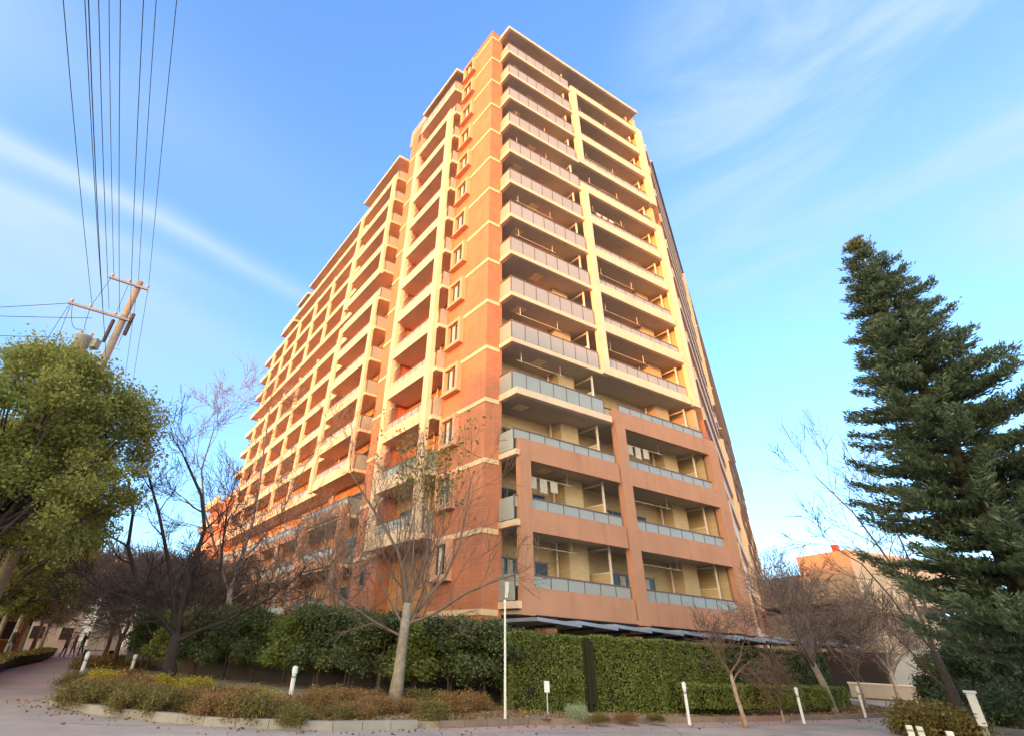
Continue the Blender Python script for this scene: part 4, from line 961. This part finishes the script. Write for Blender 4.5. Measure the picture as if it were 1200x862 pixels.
# conductors: back over the camera to the next pole, and on down the street
WIRES = [(-1.0,PZ-.12,'outer left of the top crossarm'), (-.05,PZ-.12,'inner one of the top crossarm'), (.36,PZ-.12,'right end of the top crossarm'), (-1.2,PZ-1.86,'far left of the middle crossarm'), (-.82,PZ-1.86,'second on the middle crossarm'), (-.58,PZ-1.86,'third on the middle crossarm'), (-.2,PZ-1.86,'fourth on the middle crossarm'), (.2,PZ-1.86,'right end of the middle crossarm'), (.2,PZ-4.4,'lower cable close to the pole')]
def wire(pts, lb, r=.0095):
    m = MB(); m.tube(pts, r, 5); return m.build('overhead_wire', 'cable', label=lb, cat='wire', group='overhead wires')
for s_, z, lb in WIRES:
    a = Vector((pb[0], pb[1], z)) + ARM*s_ + WD*.16; b = a + WD*46; 
    wire([tuple(a.lerp(b, i/16) + Vector((0,0,-1.1*math.sin(math.pi*i/16)))) for i in range(17)], 'thin dark overhead wire, ' + lb + ', running over the viewer')
    b = a - WD*44
    if s_ in (.36, -.05): wire([tuple(a.lerp(b, i/14) + Vector((0,0,-1.2*math.sin(math.pi*i/14)))) for i in range(15)], 'thin dark overhead wire, ' + lb + ', running down the street')
for (s_, z, px, py, lb) in ((-1.95, PZ-2.05, -40, 357, 'upper'), (-1.0, PZ-2.4, -40, 364, 'middle'), (-1.9, PZ-3.7, -40, 386, 'lower')):
    a = Vector((pb[0], pb[1], z)) + ARM*s_; b = at_depth(px, py, 26); m_ = a.lerp(b, .5) + Vector((0,0,-.08))
    b = a + (b-a)*3
    wire([tuple(a.lerp(b, i/8) + Vector((0,0,-.25*math.sin(math.pi*i/8)))) for i in range(9)], 'service wire running from the pole out past the left edge, %s one' % lb, .013)

# ------------------------------------------------------------------ background at right
def wallbox(name, azs, D, z1, matn, label, cat, depth=12, z0=0):
    (x0, y0), (x1, y1) = polar(azs[0], D), polar(azs[1], D if len(azs) < 3 else azs[2]); d = Vector((x1-x0, y1-y0, 0)).normalized(); n_ = Vector((-d.y, d.x, 0))*depth
    return (x0, y0, x1, y1, d, n_)
pk = empty('parking_building', (*polar(31.0, 62), 0), 0, 'grey concrete parking building, its top deck lit orange, right of the tower', 'building')
po = Vector((*polar(31.0, 62), 0))
def pbox(mb, az0, az1, D0, D1, z0, z1, dep=14):
    a = Vector((*polar(az0, D0), 0)) - po; b = Vector((*polar(az1, D1), 0)) - po; d = (b-a).normalized(); n_ = Vector((-d.y, d.x, 0))*dep
    mb.quadbox([(a.x,a.y,z0),(b.x,b.y,z0),(b.x+n_.x,b.y+n_.y,z0),(a.x+n_.x,a.y+n_.y,z0),(a.x,a.y,z1),(b.x,b.y,z1),(b.x+n_.x,b.y+n_.y,z1),(a.x+n_.x,a.y+n_.y,z1)])
m = MB(); pbox(m, 29.5, 33.6, 66, 62, 6.9, 9.6); pbox(m, 29.5, 33.6, 66, 62, 3.0, 6.2); m.build('deck_parapet', 'concrete', pk)
m = MB(); pbox(m, 29.6, 33.6, 67.5, 63.5, 0, 9.0); m.build('deck_interior', 'dark_metal', pk)
m = MB(); pbox(m, 33.6, 37.6, 60, 57, 6.8, 10.9); pbox(m, 33.6, 37.6, 60, 57, 3.0, 6.1); m.build('stair_block', 'concrete_warm', pk)
m = MB(); pbox(m, 33.7, 37.5, 61, 58, 0, 10.2, 10); m.build('deck_interior', 'dark_metal', pk)
m = MB(); pbox(m, 37.6, 41.0, 57, 60, 5.9, 9.2); m.build('ramp_wall', 'concrete_warm', pk); m = MB(); pbox(m, 37.7, 41.0, 58.5, 61, 0, 8.4); m.build('ramp_interior', 'house_grey', pk)
m = MB(); pbox(m, 36.5, 36.95, 57.6, 57.5, 10.9, 11.45, .8); m.build('roof_box', 'red_paint', pk)
gb = empty('low_building', (*polar(42, 70), 0), 0, 'low pale building with dark shopfront beyond the side road', 'building'); po = Vector((*polar(42, 70), 0))
m = MB(); pbox(m, 39.5, 50, 64, 64, 2.6, 4.6); m.build('upper_wall', 'concrete', gb)
m = MB(); pbox(m, 39.6, 50, 64.6, 64.6, 0, 2.6); m.build('shopfront', 'window_glass', gb)
m = MB()
for i in range(9): pbox(m, 39.5+1.2*i, 39.7+1.2*i, 63.95, 63.95, 0, 2.6, .4)
m.build('pillar', 'concrete', gb)
x, y = polar(40.4, 44); e = empty('low_wall', (x, y, 0), 0, 'low pale wall along the grass verge across the side road', 'wall'); po = Vector((x, y, 0))
m = MB(); pbox(m, 34.8, 44.5, 47, 47, 0, .85, .25); m.build('wall_body', 'concrete', e); m = MB(); pbox(m, 34.75, 44.55, 46.95, 46.95, .85, .93, .33); m.build('coping', 'house_white', e)
x, y = polar(30.75, 75); e = empty('street_lamp', (x, y, 0), R(0), 'thin street lamp between the tower and the parking building', 'street lamp')
m = MB(); m.tube([(0,0,0),(0,0,9.0),(0,0,11.6),(.25,0,12.1),(1.0,0,12.4),(1.6,0,12.42)], [.12,.09,.08,.07,.06,.05], 8); m.build('pole', 'metal_light', e, smooth=True); m = MB(); m.box(1.5,2.3,-.14,.14,12.33,12.5); m.build('lamp_head', 'metal_light', e, bevel=.03)

# ------------------------------------------------------------------ far street at left
def house(azc, D, w, dpt, h, matn, lb, rz, roof='roof_grey', floors=2, cols=4, name='house', cat='building'):
    x, y = polar(azc, D); e = empty(name, (x, y, 0), rz, lb, cat)
    m = MB(); m.box(-w/2, w/2, 0, dpt, 0, h); m.build('wall', matn, e)
    m = MB(); m.box(-w/2-.3, w/2+.3, -.3, dpt+.3, h, h+.35); m.build('roof', roof, e)
    fh = h/floors
    for f_ in range(floors):
        for c in range(cols):
            xc = -w/2 + w*(c+.5)/cols; fw = MB(); fw.box(xc-.65, xc+.65, -.06, 0, f_*fh+.9, f_*fh+2.2); fo = fw.build('window', 'frame_white', e)
            p_ = MB(); p_.box(xc-.58, xc+.58, -.075, -.06, f_*fh+.97, f_*fh+2.13); p_.build('pane', 'window_glass', fo)
    return e
house(-44.5, 46, 9, 9, 6.0, 'house_white', 'white two-storey house glimpsed through the nearest street tree', R(48))
house(-41.0, 52, 9, 9, 6.2, 'house_brown', 'brown house behind the street trees at the left edge', R(52))
house(-38.6, 72, 16, 10, 7.0, 'house_white', 'pale long house behind the street trees', R(54), cols=6)
house(-33.8, 105, 26, 14, 13, 'house_white', 'white building closing the far end of the street', R(33), floors=4, cols=7)
house(-29.5, 120, 20, 12, 10, 'house_grey', 'grey building at the far end behind the plum-brown trees', R(33), floors=3, cols=5)

def person(loc, rz, top, legs, lb, stride=.13, hh=1.68):
    e = empty('person', (*loc, .0), rz, lb, 'person', 'pedestrians far down the path')
    me = bpy.data.meshes.new('body'); s = hh/1.7
    V = [(0,0,.92),(0,0,1.15),(0,0,1.38),(0,0,1.48),(0,.01,1.60),(.09,0,.88),(.10,stride*.5,.48),(.10,stride*.35,.07),(.10,stride*.9,.04),(-.09,0,.88),(-.10,-stride*.4,.48),(-.10,-stride*1.3,.10),(-.10,-stride*.8,.04),
         (.19,0,1.38),(.24,-.05,1.10),(.25,.06,.85),(-.19,0,1.38),(-.24,.06,1.10),(-.25,.18,.88)]
    E_ = [(0,1),(1,2),(2,3),(3,4),(0,5),(5,6),(6,7),(7,8),(0,9),(9,10),(10,11),(11,12),(2,13),(13,14),(14,15),(2,16),(16,17),(17,18)]
    RD = [.13,.125,.14,.055,.095,.10,.065,.045,.04,.10,.065,.045,.04,.06,.045,.035,.06,.045,.035]
    me.from_pydata([(a*s,b*s,c*s) for a,b,c in V], E_, []); o = bpy.data.objects.new('tmp', me); COL.objects.link(o)
    sm = o.modifiers.new('s', 'SKIN')
    for i, r in enumerate(RD): me.skin_vertices[0].data[i].radius = (r*s, r*s*.85)
    me.skin_vertices[0].data[0].use_root = True
    o.modifiers.new('u', 'SUBSURF').levels = 1
    dg = bpy.context.evaluated_depsgraph_get(); m2 = bpy.data.meshes.new_from_object(o.evaluated_get(dg)); bpy.data.objects.remove(o)
    m2.name = 'body'
    for q in ('skin', top, legs, 'cloth_black', 'hair'): m2.materials.append(MATS[q])
    for p in m2.polygons:
        c = p.center/s; p.use_smooth = True
        p.material_index = 3 if c.z < .1 else 2 if c.z < .95 and abs(c.x) < .2 else 0 if (c.z < .9) else 1 if c.z < 1.46 else (4 if (c.z > 1.62 or c.y < -.02) else 0)
    b = bpy.data.objects.new('body', m2); COL.objects.link(b); b.parent = e
    return e
person(polar(-32.75, 52), R(140), 'cloth_red', 'cloth_grey', 'person in a red jacket walking far down the path')
person(polar(-33.3, 50), R(-35), 'cloth_black', 'cloth_navy', 'person in dark clothes walking left of the red jacket')
person(polar(-32.2, 55), R(150), 'cloth_navy', 'cloth_black', 'person in navy clothes walking right of the red jacket')
person(polar(-36.9, 40), R(160), 'cloth_black', 'cloth_grey', 'person in black standing between the street trees')
# white box truck beyond the plum-brown trees
x, y = polar(-30.9, 50); e = empty('box_truck', (x, y, 0), R(122), 'small white box truck parked behind the bed at the far left', 'truck')
m = MB(); m.box(-2.6,.6,-.9,.9,.6,2.6); m.build('cargo_box', 'white_plastic', e, bevel=.03)
m = MB(); m.quadbox([(.65,-.85,.5),(2.2,-.85,.5),(2.2,.85,.5),(.65,.85,.5),(.65,-.8,2.0),(1.75,-.8,2.0),(1.75,.8,2.0),(.65,.8,2.0)]); cb = m.build('cab', 'white_plastic', e, bevel=.05)
m = MB(); m.quadbox([(2.04,-.75,1.1),(2.06,-.75,1.1),(2.06,.75,1.1),(2.04,.75,1.1),(1.82,-.72,1.85),(1.84,-.72,1.85),(1.84,.72,1.85),(1.82,.72,1.85)]); m.build('windscreen', 'window_glass', cb)
for sx_, sy in ((-1.8,-.8),(-1.8,.8),(1.4,-.8),(1.4,.8)):
    m = MB(); m.tube([(sx_,sy-.1,.33),(sx_,sy+.1,.33)], .33, 16); wh = m.build('wheel', 'tyre', e); m = MB(); m.tube([(sx_,sy-.11,.33),(sx_,sy+.11,.33)], .17, 12); m.build('rim', 'metal_light', wh)

# ------------------------------------------------------------------ unseen blocks added behind the viewer to throw the evening shade
sdir = Vector((math.sin(SUN_AZ), math.cos(SUN_AZ), 0)); pdir = Vector((sdir.y, -sdir.x, 0))
hts = [21.4, 22.0, 21.6, 23.0, 21.7, 21.9, 21.3, 22.2, 21.8]  # block heights set to place the shadow line on the facades
for i, h in enumerate(hts):
    c = sdir*100 + pdir*(-78 + 23*i); ang = math.atan2(pdir.y, pdir.x)
    e = empty('shading_block', (c.x, c.y, 0), ang, 'unseen six-storey block added behind the viewer to shade the lower floors', 'building', 'unseen shading blocks behind the viewer')
    m = MB(); m.box(-11.4, 11.4, -5, 5, 0, h); m.build('wall', ['house_white', 'house_brown', 'house_grey'][i % 3], e)
    m = MB(); m.box(-11.3 if i == 4 else -3, -3.6 if i == 4 else 3, -3, 3, h, h+(4.6 if i == 4 else .9))  # one block gets a taller roof mass to raise the shadow at right
    if i == 4: m.box(-3.6, -.5, -3, 3, h, h+2.2)
    m.build('roof_house', 'roof_grey', e)
    m = MB()
    for f_ in range(6):
        for k in range(6):
            for s2 in (-5.04, 5.0): m.box(-9.8+k*3.8, -8.0+k*3.8, s2, s2+.04, f_*3.2+1.0, f_*3.2+2.4)
    m.build('window', 'window_glass', e)
